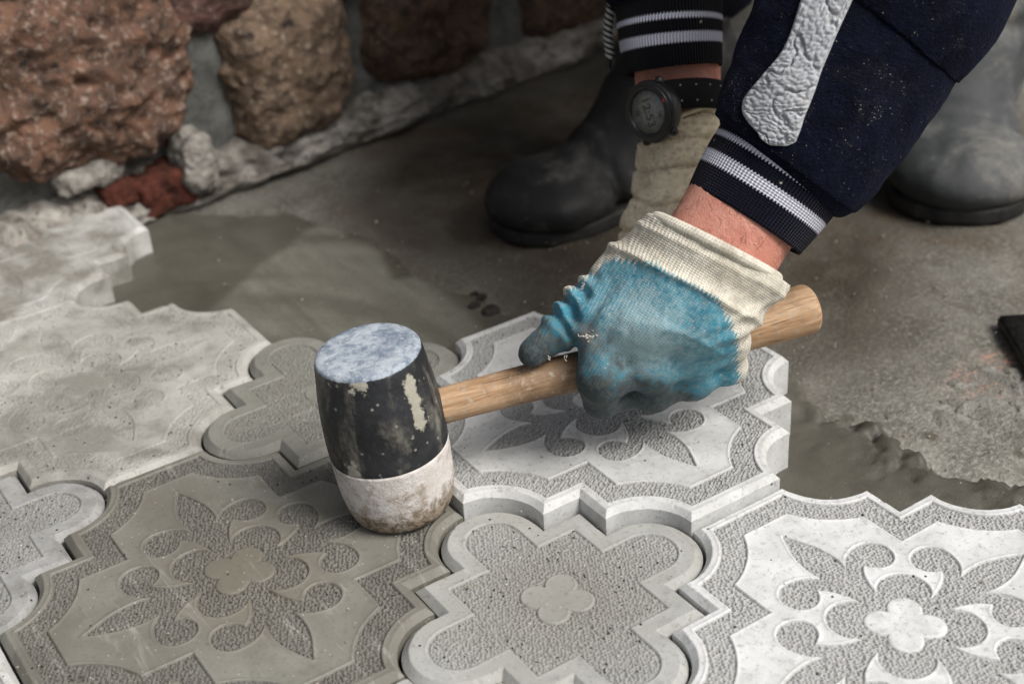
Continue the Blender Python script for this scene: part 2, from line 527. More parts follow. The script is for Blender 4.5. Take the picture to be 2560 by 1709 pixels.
# fresh mortar spread in front of the laid tiles
EDGE = np.array([(-0.60, 0.60), (0.17, 0.585), (0.275, 0.49), (0.305, 0.40), (0.306, 0.325), (0.318, 0.26), (0.322, 0.21), (0.345, 0.165), (0.405, 0.125), (0.437, 0.055),
                 (0.432, 0.005), (0.428, -0.040), (0.402, -0.075), (0.430, -0.098), (0.426, -0.140), (0.418, -0.168), (0.440, -0.192), (0.492, -0.208), (0.560, -0.236), (0.640, -0.30), (0.70, -0.60), (-0.60, -0.60)])
def poly_sdf(P, poly):
    "signed distance, negative inside; P (N,2)"
    best = np.full(len(P), 1e9)
    ins = np.zeros(len(P), bool)
    n = len(poly)
    for i in range(n):
        a, b = poly[i], poly[(i + 1) % n]
        d = b - a
        t = np.clip(((P - a) @ d) / max(d @ d, 1e-15), 0, 1)
        q = P - a - t[:, None] * d
        best = np.minimum(best, (q * q).sum(1))
        cr = (a[1] > P[:, 1]) != (b[1] > P[:, 1])
        with np.errstate(divide='ignore', invalid='ignore'):
            xx = (b[0] - a[0]) * (P[:, 1] - a[1]) / (b[1] - a[1]) + a[0]
        ins ^= cr & (P[:, 0] < xx)
    return np.where(ins, -1, 1) * np.sqrt(best)
mx = np.arange(-0.55, 0.72, 0.003)
my = np.arange(-0.55, 0.60, 0.003)
MX, MY = np.meshgrid(mx, my, indexing='ij')
mp = np.stack([MX.ravel(), MY.ravel()], -1)
md = -poly_sdf(mp, EDGE) + 0.010 * fbm(mp * 26, 4, 31) + 0.005 * fbm(mp * 95, 3, 33)
crumb = sstep(0.33, 0.42, mp[:, 0]) * sstep(0.02, -0.10, mp[:, 1])
top = -0.030 + 0.008 * sstep(0.15, 0.40, mp[:, 0]) * sstep(0.2, -0.05, mp[:, 1])
arc = np.hypot(mp[:, 0] - 0.02, mp[:, 1] - 0.16)
mz = top + 0.0016 * fbm(mp * 7, 3, 41) + 0.0009 * fbm(np.stack([arc * 30, np.arctan2(mp[:, 1] - 0.16, mp[:, 0] - 0.02) * 3], -1), 3, 43) * (1 - crumb)
rid = 1 - np.abs(fbm(mp * 34, 4, 45)) * 2.2
near = np.exp(-np.abs(md) / 0.035)
mz = mz + crumb * near * (0.0065 * np.clip(rid, -0.6, 1) - 0.002 + 0.0035 * fbm(mp * 85, 4, 49))
bub = np.clip(fbm(mp * 120, 3, 51), 0, 1)
mz = mz - crumb * near * 0.010 * sstep(0.2, 0.5, bub) + 0.0003 * fbm(mp * 160, 2, 47)
zf = (G0 - 0.012) + (mz - (G0 - 0.012)) * sstep(-0.004, 0.012, md)
SM = np.array([onz(x, y, -0.030)[:2] for x, y in ((470, 735), (600, 612), (700, 532), (765, 506), (800, 545), (870, 570), (905, 640), (960, 625), (1040, 690), (1120, 770), (1000, 800), (800, 900), (560, 900))])
sdv = -poly_sdf(mp, SM) + 0.010 * fbm(mp * 14, 3, 63)
dry = np.clip(sstep(-0.006, 0.008, sdv) * (0.75 + 0.7 * fbm(np.stack([arc * 45, mp[:, 0] * 6], -1), 3, 65)) + 0.35 * fbm(mp * 6, 3, 61), 0, 1)
bed = mesh('mortar_bed', np.stack([mp[:, 0], mp[:, 1], zf], -1), grid_faces(len(mx), len(my)), M_MORTAR, attrs={'dry': dry})
tag(bed, 'smooth wet grey mortar spread in front of the laid tiles', kind='structure')

# crust of dried cement on the slab beyond the raised tile
cx_ = np.arange(0.36, 0.86, 0.0024)
cy_ = np.arange(-0.42, 0.06, 0.0024)
CX_, CY_ = np.meshgrid(cx_, cy_, indexing='ij')
cp_ = np.stack([CX_.ravel(), CY_.ravel()], -1)
cm_ = np.exp(-(((cp_[:, 0] - 0.515) / 0.105) ** 2 + ((cp_[:, 1] + 0.145) / 0.085) ** 2)) + 0.45 * fbm(cp_ * 20, 5, 901) + 0.22 * fbm(cp_ * 80, 4, 903)
pits = sstep(0.22, 0.45, fbm(cp_ * 70, 3, 905)) * sstep(0.0, 0.3, fbm(cp_ * 11, 2, 907) + 0.15)
cz_ = G0 - 0.008 + 0.0090 * sstep(0.30, 0.70, cm_) + 0.0022 * fbm(cp_ * 45, 4, 909) - 0.007 * pits
def crust_mat():
    m = Mat('dried cement crust')
    v = m.obj()
    n1 = m.noise(v, 40.0, 4, 0.65, 0.3)
    n2 = m.noise(v, 330.0, 3, 0.7)
    c = m.mix(m.rng(n1, 0.3, 0.7), (0.155, 0.150, 0.128), (0.30, 0.293, 0.262))
    c = m.mix(m.rng(n2, 0.52, 0.70, 0, 0.7), c, (0.08, 0.076, 0.062))
    return m.done(c, 0.9, m.bump(m.math('ADD', n1, n2), 0.9, 0.004), 0.2)
crust = mesh('cement_crust', np.stack([cp_[:, 0], cp_[:, 1], cz_], -1), grid_faces(len(cx_), len(cy_)), crust_mat())
tag(crust, 'pale crust of dried cement on the slab right of the raised tile', kind='structure')

# ================================================================== paving tiles (millimetres, pitch 267)
def f_small(u, v, a, r, c):
    "outside distance with mitred corners of the barbed quatrefoil"
    u, v = np.abs(u), np.abs(v)
    cu = np.where(u < c, v - r, np.hypot(np.maximum(u - c, 0), v) - r)
    cv = np.where(v < c, u - r, np.hypot(np.maximum(v - c, 0), u) - r)
    return np.minimum(np.maximum(u, v) - a, np.minimum(cu, cv))
A1, R1, C1 = 60.3, 33.6, 65.0
A2, R2 = 58.5, 31.6
HP_, EDG = 133.5, 132.8
def dimples(x, y, pitch, seed):
    rx = pitch
    ry = pitch * 0.866
    j = np.floor(y / ry)
    best = np.full(x.shape, 9e9)
    for dj in (-1, 0, 1):
        jj = j + dj
        off = np.where(jj % 2 == 0, 0.0, 0.5)
        i = np.floor(x / rx - off)
        for di in (-1, 0, 1, 2):
            ii = i + di
            hx = _hash(ii.astype(int) + 1000, jj.astype(int) + 1000, np.zeros_like(ii, int), seed) - 0.5
            hy = _hash(ii.astype(int) + 1000, jj.astype(int) + 1000, np.ones_like(ii, int), seed) - 0.5
            px = (ii + off + 0.52 * hx) * rx
            py = (jj + 0.52 * hy) * ry
            best = np.minimum(best, (x - px) ** 2 + (y - py) ** 2)
    return np.sqrt(best)
FLEUR_A = np.array([(0, 0), (5.8, 20), (6.4, 28.3), (8.6, 35.5), (13.0, 43.6), (17.8, 48.4)])
FLEUR_B = np.array([(17.8, 48.4), (22, 42.3), (28.5, 39.6), (35, 41.6), (38.8, 47.3), (38.8, 54.3), (35, 60), (29, 62.6), (22, 62.0), (15, 59), (8.4, 52.6)])
FLEUR_C = np.array([(8.4, 52.6), (9.6, 60), (9.4, 68), (7.9, 76), (5.0, 84), (2.3, 90), (0, 95.0)])
FLEUR = np.concatenate([catmull(FLEUR_A, 26)[:-1], catmull(FLEUR_B, 52)[:-1], catmull(FLEUR_C, 28)])
FLEUR2 = np.concatenate([FLEUR, (FLEUR * np.array([-1, 1]))[::-1][1:-1]])
def motif_sdf(x, y):
    X, Y = np.minimum(np.abs(x), np.abs(y)), np.maximum(np.abs(x), np.abs(y))
    d = np.hypot(X - 19, Y - 19) - 14.7
    sel = np.where((X < 44) & (Y < 100))[0]
    dd = poly_sdf(np.stack([X[sel], Y[sel]], -1), FLEUR2)
    d[sel] = np.minimum(d[sel], dd)
    d = np.minimum(d, np.hypot(X, Y) - 23)
    q = np.minimum(np.hypot(X - 8.6, Y - 8.6) - 9.4, np.hypot(X, Y) - 8)
    return d, q
def resample(P, step):
    P = np.concatenate([P, P[:1]])
    out = []
    for a, b in zip(P[:-1], P[1:]):
        n = max(1, int(round(np.linalg.norm(b - a) / step)))
        out.append(a + (b - a) * np.linspace(0, 1, n, endpoint=False)[:, None])
    return np.concatenate(out)
def floral_outline():
    th = np.linspace(math.asin(0.7 / R1), math.pi / 2, 40)
    half = [(C1 + R1 * math.cos(t), R1 * math.sin(t)) for t in th] + [(A1, R1), (A1, A1)]
    q = half + [(v, u) for u, v in half[::-1][1:]]
    q = np.array([(HP_ - u, HP_ - v) for u, v in q])       # from (34, 132) to (132, 34): clockwise
    out = []
    for k in range(4):
        c, s = math.cos(-k * math.pi / 2), math.sin(-k * math.pi / 2)
        out.append(q @ np.array([[c, s], [-s, c]]))
    return np.concatenate(out)[::-1]
def small_outline():
    th = np.linspace(-math.pi / 2, math.pi / 2, 70)
    seg = [(A2, -R2)] + [(C1 + R2 * math.cos(t), R2 * math.sin(t)) for t in th] + [(A2, R2), (A2, A2)]
    q = np.array(seg)
    out = []
    for k in range(4):
        c, s = math.cos(k * math.pi / 2), math.sin(k * math.pi / 2)
        out.append(q @ np.array([[c, s], [-s, c]]))
    return np.concatenate(out)
def tile_fields(kind, x, y, f):
    if kind == 'floral':
        band = sstep(7.7, 8.7, f) * sstep(23.3, 22.3, f)
        d, q = motif_sdf(x, y)
        mot = sstep(0.6, -0.6, d) * sstep(-0.5, 0.7, q)
        rec = np.maximum(band, mot)
        lip = np.exp(-((d - 1.0) / 0.8) ** 2) + np.exp(-((f - 7.2) / 0.8) ** 2) + np.exp(-((f - 23.8) / 0.8) ** 2)
        grv = np.maximum(np.exp(-((d + 0.4) / 0.6) ** 2) * (q > -0.5), np.maximum(np.exp(-((f - 8.7) / 0.6) ** 2), np.exp(-((f - 22.3) / 0.6) ** 2)))
        grv = np.maximum(grv, np.exp(-((q - 0.4) / 0.6) ** 2))
    else:
        q = np.minimum(np.hypot(np.abs(x) - 8.4, np.abs(y) - 8.4) - 9.2, np.hypot(x, y) - 8)
        rec = sstep(14.0, 15.0, f) * sstep(-0.6, 0.8, q)
        lip = np.exp(-((f - 13.4) / 0.8) ** 2) * 0.6 + np.exp(-((q + 1.0) / 0.8) ** 2) * 0.5
        grv = np.exp(-((f - 15.1) / 0.6) ** 2) + np.exp(-((q - 0.5) / 0.6) ** 2)
    return rec, lip, grv
def tile_mesh(name, kind, seed, worn=0.0):
    step = 0.44 if not worn else 0.8
    ol = resample(floral_outline() if kind == 'floral' else small_outline(), 0.75)
    R = 134 if kind == 'floral' else 100
    g = np.arange(-R, R, step)
    I, J = (a.ravel() for a in np.meshgrid(np.arange(len(g)), np.arange(len(g)), indexing='ij'))
    X, Y = g[I], g[J]
    depth = (lambda x, y: np.minimum(np.minimum(EDG - np.abs(x), EDG - np.abs(y)), f_small(HP_ - np.abs(x), HP_ - np.abs(y), A1, R1, C1))) if kind == 'floral' else (lambda x, y: -f_small(x, y, A2, R2, C1))
    fg = depth(X, Y)
    keep = fg > 0.35
    if not worn:                              # fine grid where there is relief, coarse on the flat faces
        k_ = np.where(keep)[0]
        rec, lip, grv = tile_fields(kind, X[k_], Y[k_], fg[k_])
        need = (rec > 0.01) | (lip > 0.06) | (grv > 0.06) | (fg[k_] < (4.6 if kind == 'floral' else 6.4)) | ((I[k_] % 3 == 0) & (J[k_] % 3 == 0))
        keep[k_[~need]] = False
    pts = np.concatenate([ol, np.stack([X[keep], Y[keep]], -1)])
    res = delaunay_2d_cdt([Vector(p) for p in pts.tolist()], [], [list(range(len(ol)))], 1, 1e-6)
    P = np.array([p[:] for p in res[0]])
    T = np.array(res[2])
    orig = res[3]
    x, y = P[:, 0], P[:, 1]
    f = depth(x, y)
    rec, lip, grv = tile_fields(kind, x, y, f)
    p2 = np.stack([x, y], -1)
    pit = 2.3 if kind == 'floral' else 2.15
    dm = dimples(x + 0.8 * fbm(p2 / 14, 2, seed + 3), y + 0.8 * fbm(p2 / 14, 2, seed + 9), pit, seed)
    cup = 1 - np.clip(dm / (pit * 0.50), 0, 1) ** 2.2
    amp = 1.7 if kind == 'floral' else 1.25
    amp = amp * (1 + 0.35 * fbm(p2 / 9, 3, seed + 5))
    z = -(0.12 if kind == 'floral' else 0.10) * rec - 0.65 * grv - amp * cup * rec * rec + 0.40 * lip * (1 - 0.8 * rec)
    if worn:      # slurry has run into the pattern
        fill = worn * np.clip(0.85 + 0.6 * fbm(p2 / 45, 4, seed + 8), 0.3, 1.0)
        z = z * (1 - fill) + 0.22 * fbm(p2 / 30, 4, seed + 7) + 0.12 * fbm(p2 / 5, 3, seed + 11)
    z = z + 0.25 * fbm(p2 / 40, 3, seed + 1) * sstep(2, 8, f) + 0.05 * fbm(p2 / 4, 3, seed + 2)
    wch = (3.4 if kind == 'floral' else 4.3) + 0.5 * fbm(p2 / 12, 3, seed + 4)
    ch = np.clip(wch - f, 0, 7)
    z = z - ch * (1.15 if kind == 'floral' else 1.05)
    chip = np.clip(fbm(p2 / 7, 3, seed + 6) - 0.42, 0, 1) * np.exp(-((f - 3) / 1.6) ** 2)
    z = z - chip * 3.0
    n0 = len(P)
    on = depth(ol[:, 0], ol[:, 1])
    # sides: drop from the outline
    key = {}
    for i, os_ in enumerate(orig):
        for o_ in os_:
            if o_ < len(ol):
                key[o_] = i
    ring = np.array([key[i] for i in range(len(ol))])
    zr = z[ring]
    nr = len(ring)
    lev = [zr, zr - 3, np.full(nr, -20.0), np.full(nr, -38.0)]
    V = [np.stack([x, y, z], -1)]
    for k, zz in enumerate(lev):
        V.append(np.stack([x[ring], y[ring], zz], -1))
    Fq = []
    for k in range(3):
        a = n0 + k * nr + np.arange(nr)
        b = n0 + k * nr + (np.arange(nr) + 1) % nr
        Fq.append(np.stack([a, a + nr, b + nr, b], -1))
    Fq = np.concatenate(Fq)
    tri = np.concatenate([T, np.concatenate([Fq[:, [0, 1, 2]], Fq[:, [0, 2, 3]]])])
    bot = [n0 + 3 * nr + i for i in range(nr)][::-1]
    Vm = np.concatenate(V) / 1000.0
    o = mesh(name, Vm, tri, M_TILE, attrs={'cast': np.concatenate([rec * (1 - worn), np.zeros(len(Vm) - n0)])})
    return o
ORI = {}
def orient(o):
    "make sure the top faces look up"
    me = o.data
    k = len(me.polygons) // 3
    if me.polygons[k].normal.z < 0:
        me.flip_normals()
PROTO = {'floral': tile_mesh('floral_paving_tile', 'floral', 3), 'small': tile_mesh('quatrefoil_paving_tile', 'small', 5),
         'worn': tile_mesh('floral_paving_tile', 'floral', 9, 0.50)}
for o in PROTO.values():
    orient(o)
USED = set()
def lay(kind, i, j, quarter, dz, tilt, tone, stain, samt, pores, damp, label, shift=(0, 0), centre=0.0):
    src = PROTO[kind]
    o = src if kind not in USED else src.copy()
    if kind in USED:
        COL.objects.link(o)
    USED.add(kind)
    o.location = (i * L + shift[0], j * L + shift[1], dz)
    o.rotation_euler = (math.radians(tilt[0]), math.radians(tilt[1]), quarter * math.pi / 2 + math.radians(RS.uniform(-0.25, 0.25)))
    o['tone'], o['stain'] = [float(c) for c in tone], [float(c) for c in stain]
    o['stain_amount'], o['pores'], o['damp'] = float(samt), float(pores), float(damp)
    o['centre_damp'] = float(centre)
    o['recess_shade'] = {'small': 0.5, 'worn': 0.6}.get(kind, 0.95 if tone[0] < 0.4 else 0.74)  # how strongly recess shade and dirt are painted into the stipple
    tag(o, label, 'paving tile', 'large flower paving tiles' if kind != 'small' else 'small clover shaped paving tiles')
    return o
WHITE = (0.62, 0.625, 0.62)
lay('floral', 0, 0, 0, 0.000, (0.1, 0.2), (0.225, 0.221, 0.192), (0.135, 0.127, 0.103), 0.85, 0.05, 0.6, 'damp olive grey flower tile that the mallet head stands on', centre=0.75)
lay('floral', 1, 0, 1, 0.0080, (0.3, -0.2), (0.56, 0.565, 0.56), (0.45, 0.45, 0.44), 0.35, 0.05, 0.0, 'pale grey raised flower tile under the gloved hand holding the mallet')
lay('floral', 1, -1, 2, 0.0, (0.0, 0.0), (0.63, 0.635, 0.635), (0.56, 0.565, 0.56), 0.3, 0.05, 0.0, 'cleanest white flower tile in the lower right corner')
lay('worn', 0, 1, 3, 0.0, (-0.2, 0.3), (0.46, 0.455, 0.425), (0.225, 0.218, 0.192), 1.1, 0.16, 0.1, 'mortar smeared flower tile with nearly filled pattern left of the mallet')
lay('worn', 0, 2, 1, -0.003, (0.4, 0.2), (0.56, 0.56, 0.545), (0.22, 0.21, 0.18), 1.1, 0.03, 0.1, 'blurred pale stained flower tile nearest the stone wall', (0.004, -0.006))
lay('floral', -1, 0, 0, -0.003, (0.1, 0.0), (0.62, 0.62, 0.61), (0.4, 0.4, 0.39), 0.5, 0.04, 0.0, 'white tile corner peeking in at the lower left corner')
lay('floral', 0, -1, 2, -0.001, (0.0, 0.1), (0.42, 0.42, 0.40), (0.3, 0.29, 0.26), 0.6, 0.05, 0.1, 'flower tile cut by the bottom edge below the damp tile')
lay('small', 0.5, -0.5, 0, -0.002, (0.2, -0.1), (0.40, 0.405, 0.39), (0.30, 0.295, 0.265), 0.75, 0.10, 0.2, 'grey clover tile with tan centre in the middle of the foreground', centre=0.45)
lay('small', 0.5, 0.5, 1, 0.0015, (-0.2, 0.2), (0.245, 0.243, 0.215), (0.175, 0.172, 0.150), 0.8, 0.02, 0.4, 'smooth olive grey clover tile behind the mallet head')
lay('small', -0.5, 0.5, 2, -0.003, (0.2, 0.1), (0.25, 0.25, 0.245), (0.40, 0.40, 0.395), 0.6, 0.40, 0.2, 'pitted grey clover tile at the left edge')
lay('small', -0.5, -0.5, 3, -0.002, (0.0, 0.0), (0.45, 0.45, 0.43), (0.3, 0.29, 0.26), 0.6, 0.1, 0.1, 'clover tile just cut off by the bottom left edge')

# ================================================================== boulder wall
def boulder(name, c, size, seed, rough, parent, mat, nose=0.62, n=46, props=None, rot=0.0):
    "superellipsoid with broken faces; c in world, size (along wall, depth, height)"
    V = []
    g = np.linspace(-1, 1, n)
    F = []
    off = 0
    for ax in range(3):
        for s in (-1, 1):
            A, B = np.meshgrid(g, g, indexing='ij')
            Cc = np.full_like(A, s)
            q = [None] * 3
            q[ax], q[(ax + 1) % 3], q[(ax + 2) % 3] = Cc, A, B
            P = np.stack(q, -1).reshape(-1, 3)
            f = grid_faces(n, n)
            F.append((f if s > 0 else f[:, ::-1]) + off)
            V.append(P)
            off += n * n
    V = np.concatenate(V)
    p = 1 / nose
    k = (np.abs(V) ** (2 * p)).sum(1) ** (1 / (2 * p))
    D = V / k[:, None]
    W = D * np.asarray(size) / 2
    nn = nrm_rows(D)
    big = fbm(W * 9 + seed * 3.7, 3, seed)
    fin = fbm(W * 42 + seed, 5, seed + 9, 0.6)
    rg = 1 - 2 * np.abs(fbm(W * 22 + seed, 4, seed + 4))
    W = W * (1 + 0.10 * big[:, None]) + nn * (rough * (0.010 * fin + 0.007 * rg))[:, None]
    cr, sr = math.cos(rot), math.sin(rot)
    W = np.stack([W[:, 0] * cr - W[:, 2] * sr, W[:, 1], W[:, 0] * sr + W[:, 2] * cr], -1)
    Mx = np.stack([WALLD, -WALLN, np.array([0, 0, 1.0])], 1)
    W = W @ Mx.T
    # weld seams between the six patches
    key = np.round(W * 20000).astype(np.int64)
    _, first, inv = np.unique(key, axis=0, return_index=True, return_inverse=True)
    Fq = inv.reshape(-1)[np.concatenate(F)]
    o = mesh(name, W[first], Fq, mat, parent)
    o.location = Vector(c) - (parent.location if parent else Vector((0, 0, 0)))
    if props:
        for kk, vv in props.items():
            o[kk] = [float(z) for z in vv]
    return o
def nrm_rows(v):
    return v / np.maximum(np.linalg.norm(v, axis=1), 1e-12)[:, None]
wall = empty('stone_wall', (0.3, 0.66, 0))
tag(wall, 'rough boulder wall with dark mortar joints and crumbling foot', 'wall')
# pointing between the stones
wu = np.arange(-0.9, 1.6, 0.012)
wz = np.arange(-0.06, 1.1, 0.012)
WU, WZ = np.meshgrid(wu, wz, indexing='ij')
wn = np.stack([WU, WZ], -1)
woff = 0.034 + 0.012 * fbm(wn * 9, 4, 71) + 0.007 * fbm(wn * 42, 4, 73)
PW = WALLP + WU[..., None] * WALLD + WZ[..., None] * np.array([0, 0, 1.0]) + woff[..., None] * WALLN
o = mesh('mortar_joint', PW.reshape(-1, 3) - np.array(wall.location), grid_faces(len(wu), len(wz)), M_JOINT, wall)
RED = dict(tone=(0.160, 0.086, 0.056), tone_b=(0.080, 0.050, 0.037), tone_c=(0.31, 0.245, 0.20))
TAN = dict(tone=(0.215, 0.148, 0.100), tone_b=(0.110, 0.078, 0.057), tone_c=(0.36, 0.29, 0.215))
DRK = dict(tone=(0.11, 0.066, 0.044), tone_b=(0.05, 0.034, 0.026), tone_c=(0.17, 0.115, 0.075))
PNK = dict(tone=(0.16, 0.085, 0.07), tone_b=(0.08, 0.048, 0.042), tone_c=(0.27, 0.19, 0.165))
STONES = [  # picture centre, width, height (m), depth, colours, roughness, turn
    (150, 152, 0.205, 0.178, 0.17, RED, 1.5, -0.12), (632, 145, 0.142, 0.150, 0.15, TAN, 1.0, 0.05), (950, 48, 0.172, 0.128, 0.14, DRK, 0.7, -0.10),
    (437, -50, 0.115, 0.105, 0.13, PNK, 0.6, 0.1), (1270, -40, 0.165, 0.120, 0.13, DRK, 0.7, 0.0), (760, -170, 0.16, 0.12, 0.13, TAN, 0.8, 0.2),
    (80, -240, 0.24, 0.15, 0.14, PNK, 0.9, 0.1), (-270, 190, 0.19, 0.17, 0.15, TAN, 1.0, 0.1), (1080, -220, 0.19, 0.13, 0.13, RED, 0.9, -0.1), (1600, -140, 0.18, 0.14, 0.13, PNK, 0.8, 0.1)]
for k, (x, y, w_, h_, d_, cols, rg, rt) in enumerate(STONES):
    c = onwall(x - 34, y - 20, -0.012)
    boulder('stone', c, (w_ * 0.97, d_, h_ * 0.97), 100 + k * 13, rg, wall, M_STONE, 0.5, 64 if k < 3 else 40, cols, rt)
# crumbling foot: old mortar, a red brick and broken bits
def lump(name, x0, y0, x1, y1, th, mat, seed, out=0.05, rough=0.9, rot=0.0, nose=0.5):
    out -= 0.03
    a = onwall((x0 + x1) / 2 - 26, (y0 + y1) / 2 - 22, out)
    wl = np.linalg.norm(onwall(x1, (y0 + y1) / 2, out) - onwall(x0, (y0 + y1) / 2, out))
    hh = abs(onwall((x0 + x1) / 2, y0, out)[2] - onwall((x0 + x1) / 2, y1, out)[2])
    return boulder(name, a, (wl * 0.97, th, hh * 0.92), seed, rough * 1.5, wall, mat, nose * 0.8, 40, None, rot)
# ragged ledge of old mortar along the foot of the wall
lt = np.arange(-0.75, 1.5, 0.006)
la = np.linspace(-0.25, 1.0, 44)
LT, LA = np.meshgrid(lt, la, indexing='ij')
out_ = 0.050 * np.sin(np.clip(LA * 1.25 + 0.22, 0, 1) * math.pi) ** 0.45 * np.where(LA < 0.72, 1, np.clip((1.05 - LA) / 0.33, 0, 1)) + 0.004
hz = (0.075 + 0.018 * fbm(np.stack([lt * 9, lt * 0], -1), 3, 77))[:, None] * LA
lp = np.stack([LT * 34, LA * 3.0, LT * 0], -1)
rag = 0.017 * fbm(lp, 5, 79, 0.6) + 0.008 * (1 - 2 * np.abs(fbm(lp * 2.3, 3, 80)))
out_ = out_ + rag * (LA > -0.1)
LP_ = (WALLP + WALLN * 0.004) + LT[..., None] * WALLD + (hz + G0 + 0.35 * rag)[..., None] * np.array([0, 0, 1.0]) + out_[..., None] * WALLN
def ledge_mat():
    m = Mat('crumbling lime mortar')
    v = m.obj()
    n1 = m.noise(v, 26.0, 6, 0.65, 0.5)
    n2 = m.noise(v, 130.0, 5, 0.7, 0.3)
    c = m.mix(m.rng(n1, 0.35, 0.62), (0.145, 0.13, 0.11), (0.50, 0.47, 0.425))
    c = m.mix(m.rng(m.noise(v, 13.0, 3, 0.6), 0.46, 0.62, 0, 0.75), c, (0.10, 0.085, 0.068))
    c = m.mix(m.rng(n2, 0.52, 0.70, 0, 0.8), c, (0.045, 0.038, 0.030))
    return m.done(c, 0.9, m.bump(m.math('ADD', n1, n2), 0.9, 0.008), 0.2)
mesh('mortar_ledge', LP_.reshape(-1, 3) - np.array(wall.location), grid_faces(len(lt), len(la))[:, ::-1], ledge_mat(), wall)
lump('brick', 318, 400, 440, 492, 0.06, M_BRICK, 320, 0.064, 0.5, 0.03, 0.34)
lump('brick', 240, 425, 310, 480, 0.05, M_BRICK, 325, 0.060, 0.6, 0.03, 0.4)
lump('old_mortar', 430, 335, 490, 445, 0.05, M_LUMP, 310, 0.076, 0.8, 0.0)
lump('old_mortar', 130, 385, 270, 430, 0.05, M_LUMP, 330, 0.056, 0.9, 0.0)
# ================================================================== mallet
def rubber_black():
    m = Mat('black rubber')
    v = m.obj()
    n1 = m.noise(v, 38.0, 5, 0.65, 0.4)
    n2 = m.noise(v, 210.0, 4, 0.65, 0.2)
    n3 = m.noise(m.scale(v, (1.0, 1.0, 0.35)), 60.0, 4, 0.6, 0.3)
    c = m.mix(m.rng(n1, 0.3, 0.75), (0.010, 0.011, 0.013), (0.028, 0.030, 0.034))
    smear = m.rng(m.math('ADD', n3, m.math('MULTIPLY', n2, 0.22)), 0.62, 0.86)
    c = m.mix(m.math('MULTIPLY', smear, 0.55), c, (0.30, 0.285, 0.235))
    sp = m.math('MULTIPLY', m.rng(m.vor(v, 260.0), 0.16, 0.34, 1.0, 0.0), m.math('LESS_THAN', m.n('SeparateColor', {0: m.vor(v, 260.0, out=1)}, out=0), 0.13))
    c = m.mix(m.math('MULTIPLY', sp, 0.7), c, (0.30, 0.29, 0.26))
    pt = m.attr('patch')
    pm = m.rng(m.math('ADD', pt, m.math('MULTIPLY', m.math('SUBTRACT', n2, 0.5), 1.3)), 0.40, 0.58)
    c = m.mix(m.math('MULTIPLY', pm, 0.88), c, m.mix(n2, (0.30, 0.285, 0.225), (0.47, 0.45, 0.38)))
    face = m.attr('face')
    chalk = m.mix(m.rng(m.noise(v, 85.0, 6, 0.78, 0.4), 0.36, 0.62), (0.15, 0.19, 0.245), (0.40, 0.445, 0.49))
    chalk = m.mix(m.rng(m.noise(v, 330.0, 3, 0.6), 0.56, 0.76, 0, 0.6), chalk, (0.60, 0.62, 0.62))
    fm = m.rng(m.math('ADD', face, m.math('MULTIPLY', m.math('SUBTRACT', n2, 0.5), 0.9)), 0.35, 0.65)
    c = m.mix(fm, c, chalk)
    return m.done(c, m.mix(fm, (0.55, 0.55, 0.55), (0.85, 0.85, 0.85)), m.bump(m.math('ADD', n2, m.math('MULTIPLY', pm, 0.5)), 0.5, 0.0015), 0.4)
def rubber_white():
    m = Mat('grimy white rubber')
    v = m.obj()
    n1 = m.noise(v, 52.0, 5, 0.68, 0.5)
    n2 = m.noise(v, 190.0, 5, 0.72, 0.3)
    n3 = m.noise(v, 700.0, 3, 0.6)
    c = m.mix(m.rng(n1, 0.25, 0.7), (0.52, 0.475, 0.43), (0.74, 0.725, 0.72))
    low = m.attr('low')
    g = m.math('ADD', m.math('MULTIPLY', n1, 0.7), m.math('MULTIPLY', n2, 0.5))
    c = m.mix(m.rng(m.math('ADD', g, m.math('MULTIPLY', low, 0.22)), 0.54, 0.80, 0.0, 0.85), c, (0.23, 0.165, 0.10))
    c = m.mix(m.rng(n3, 0.55, 0.75, 0, 0.4), c, (0.30, 0.25, 0.19))
    c = m.mix(m.math('MULTIPLY', low, m.rng(n2, 0.45, 0.62)), c, (0.085, 0.065, 0.042))
    return m.done(c, 0.7, m.bump(m.math('ADD', n2, m.math('MULTIPLY', n3, 0.4)), 0.6, 0.0015), 0.35)
def wood_mat():
    m = Mat('worn beech handle')
    v = m.obj()
    st = m.noise(m.scale(v, (14.0, 160.0, 160.0)), 1.0, 5, 0.65, 0.6)
    fi = m.noise(m.scale(v, (45.0, 900.0, 900.0)), 1.0, 3, 0.6)
    n1 = m.noise(v, 45.0, 5, 0.65, 0.4)
    c = m.mix(m.rng(st, 0.3, 0.7), (0.32, 0.185, 0.095), (0.53, 0.365, 0.225))
    c = m.mix(m.rng(fi, 0.45, 0.72, 0, 0.65), c, (0.20, 0.11, 0.055))
    gr = m.attr('grime')
    c = m.mix(m.rng(m.math('ADD', m.math('MULTIPLY', n1, 0.9), m.math('MULTIPLY', gr, 0.35)), 0.52, 0.80, 0, 0.80), c, (0.14, 0.088, 0.05))
    c = m.mix(m.rng(m.noise(v, 190.0, 4, 0.65, 0.2), 0.54, 0.70, 0, 0.7), c, (0.38, 0.345, 0.28))
    c = m.mix(m.math('MULTIPLY', m.rng(m.noise(m.scale(v, (30.0, 260.0, 260.0)), 1.0, 5, 0.65), 0.57, 0.70), 0.75), c, (0.075, 0.045, 0.026))
    return m.done(c, 0.6, m.bump(m.math('ADD', st, m.math('MULTIPLY', fi, 0.6)), 0.4, 0.0012), 0.35)
PB = onz(925, 1158, 0.001)
TP = at(842, 803, 0.8375)
AX = nrm(TP - PB)
HL = float(np.linalg.norm(TP - PB))
MID = PB + AX * HL * 0.53
_n = np.cross(ray(1015, 937), ray(1840, 707))
HD = nrm(np.cross(AX, _n))
if HD @ RN[:, 0] < 0:
    HD = -HD
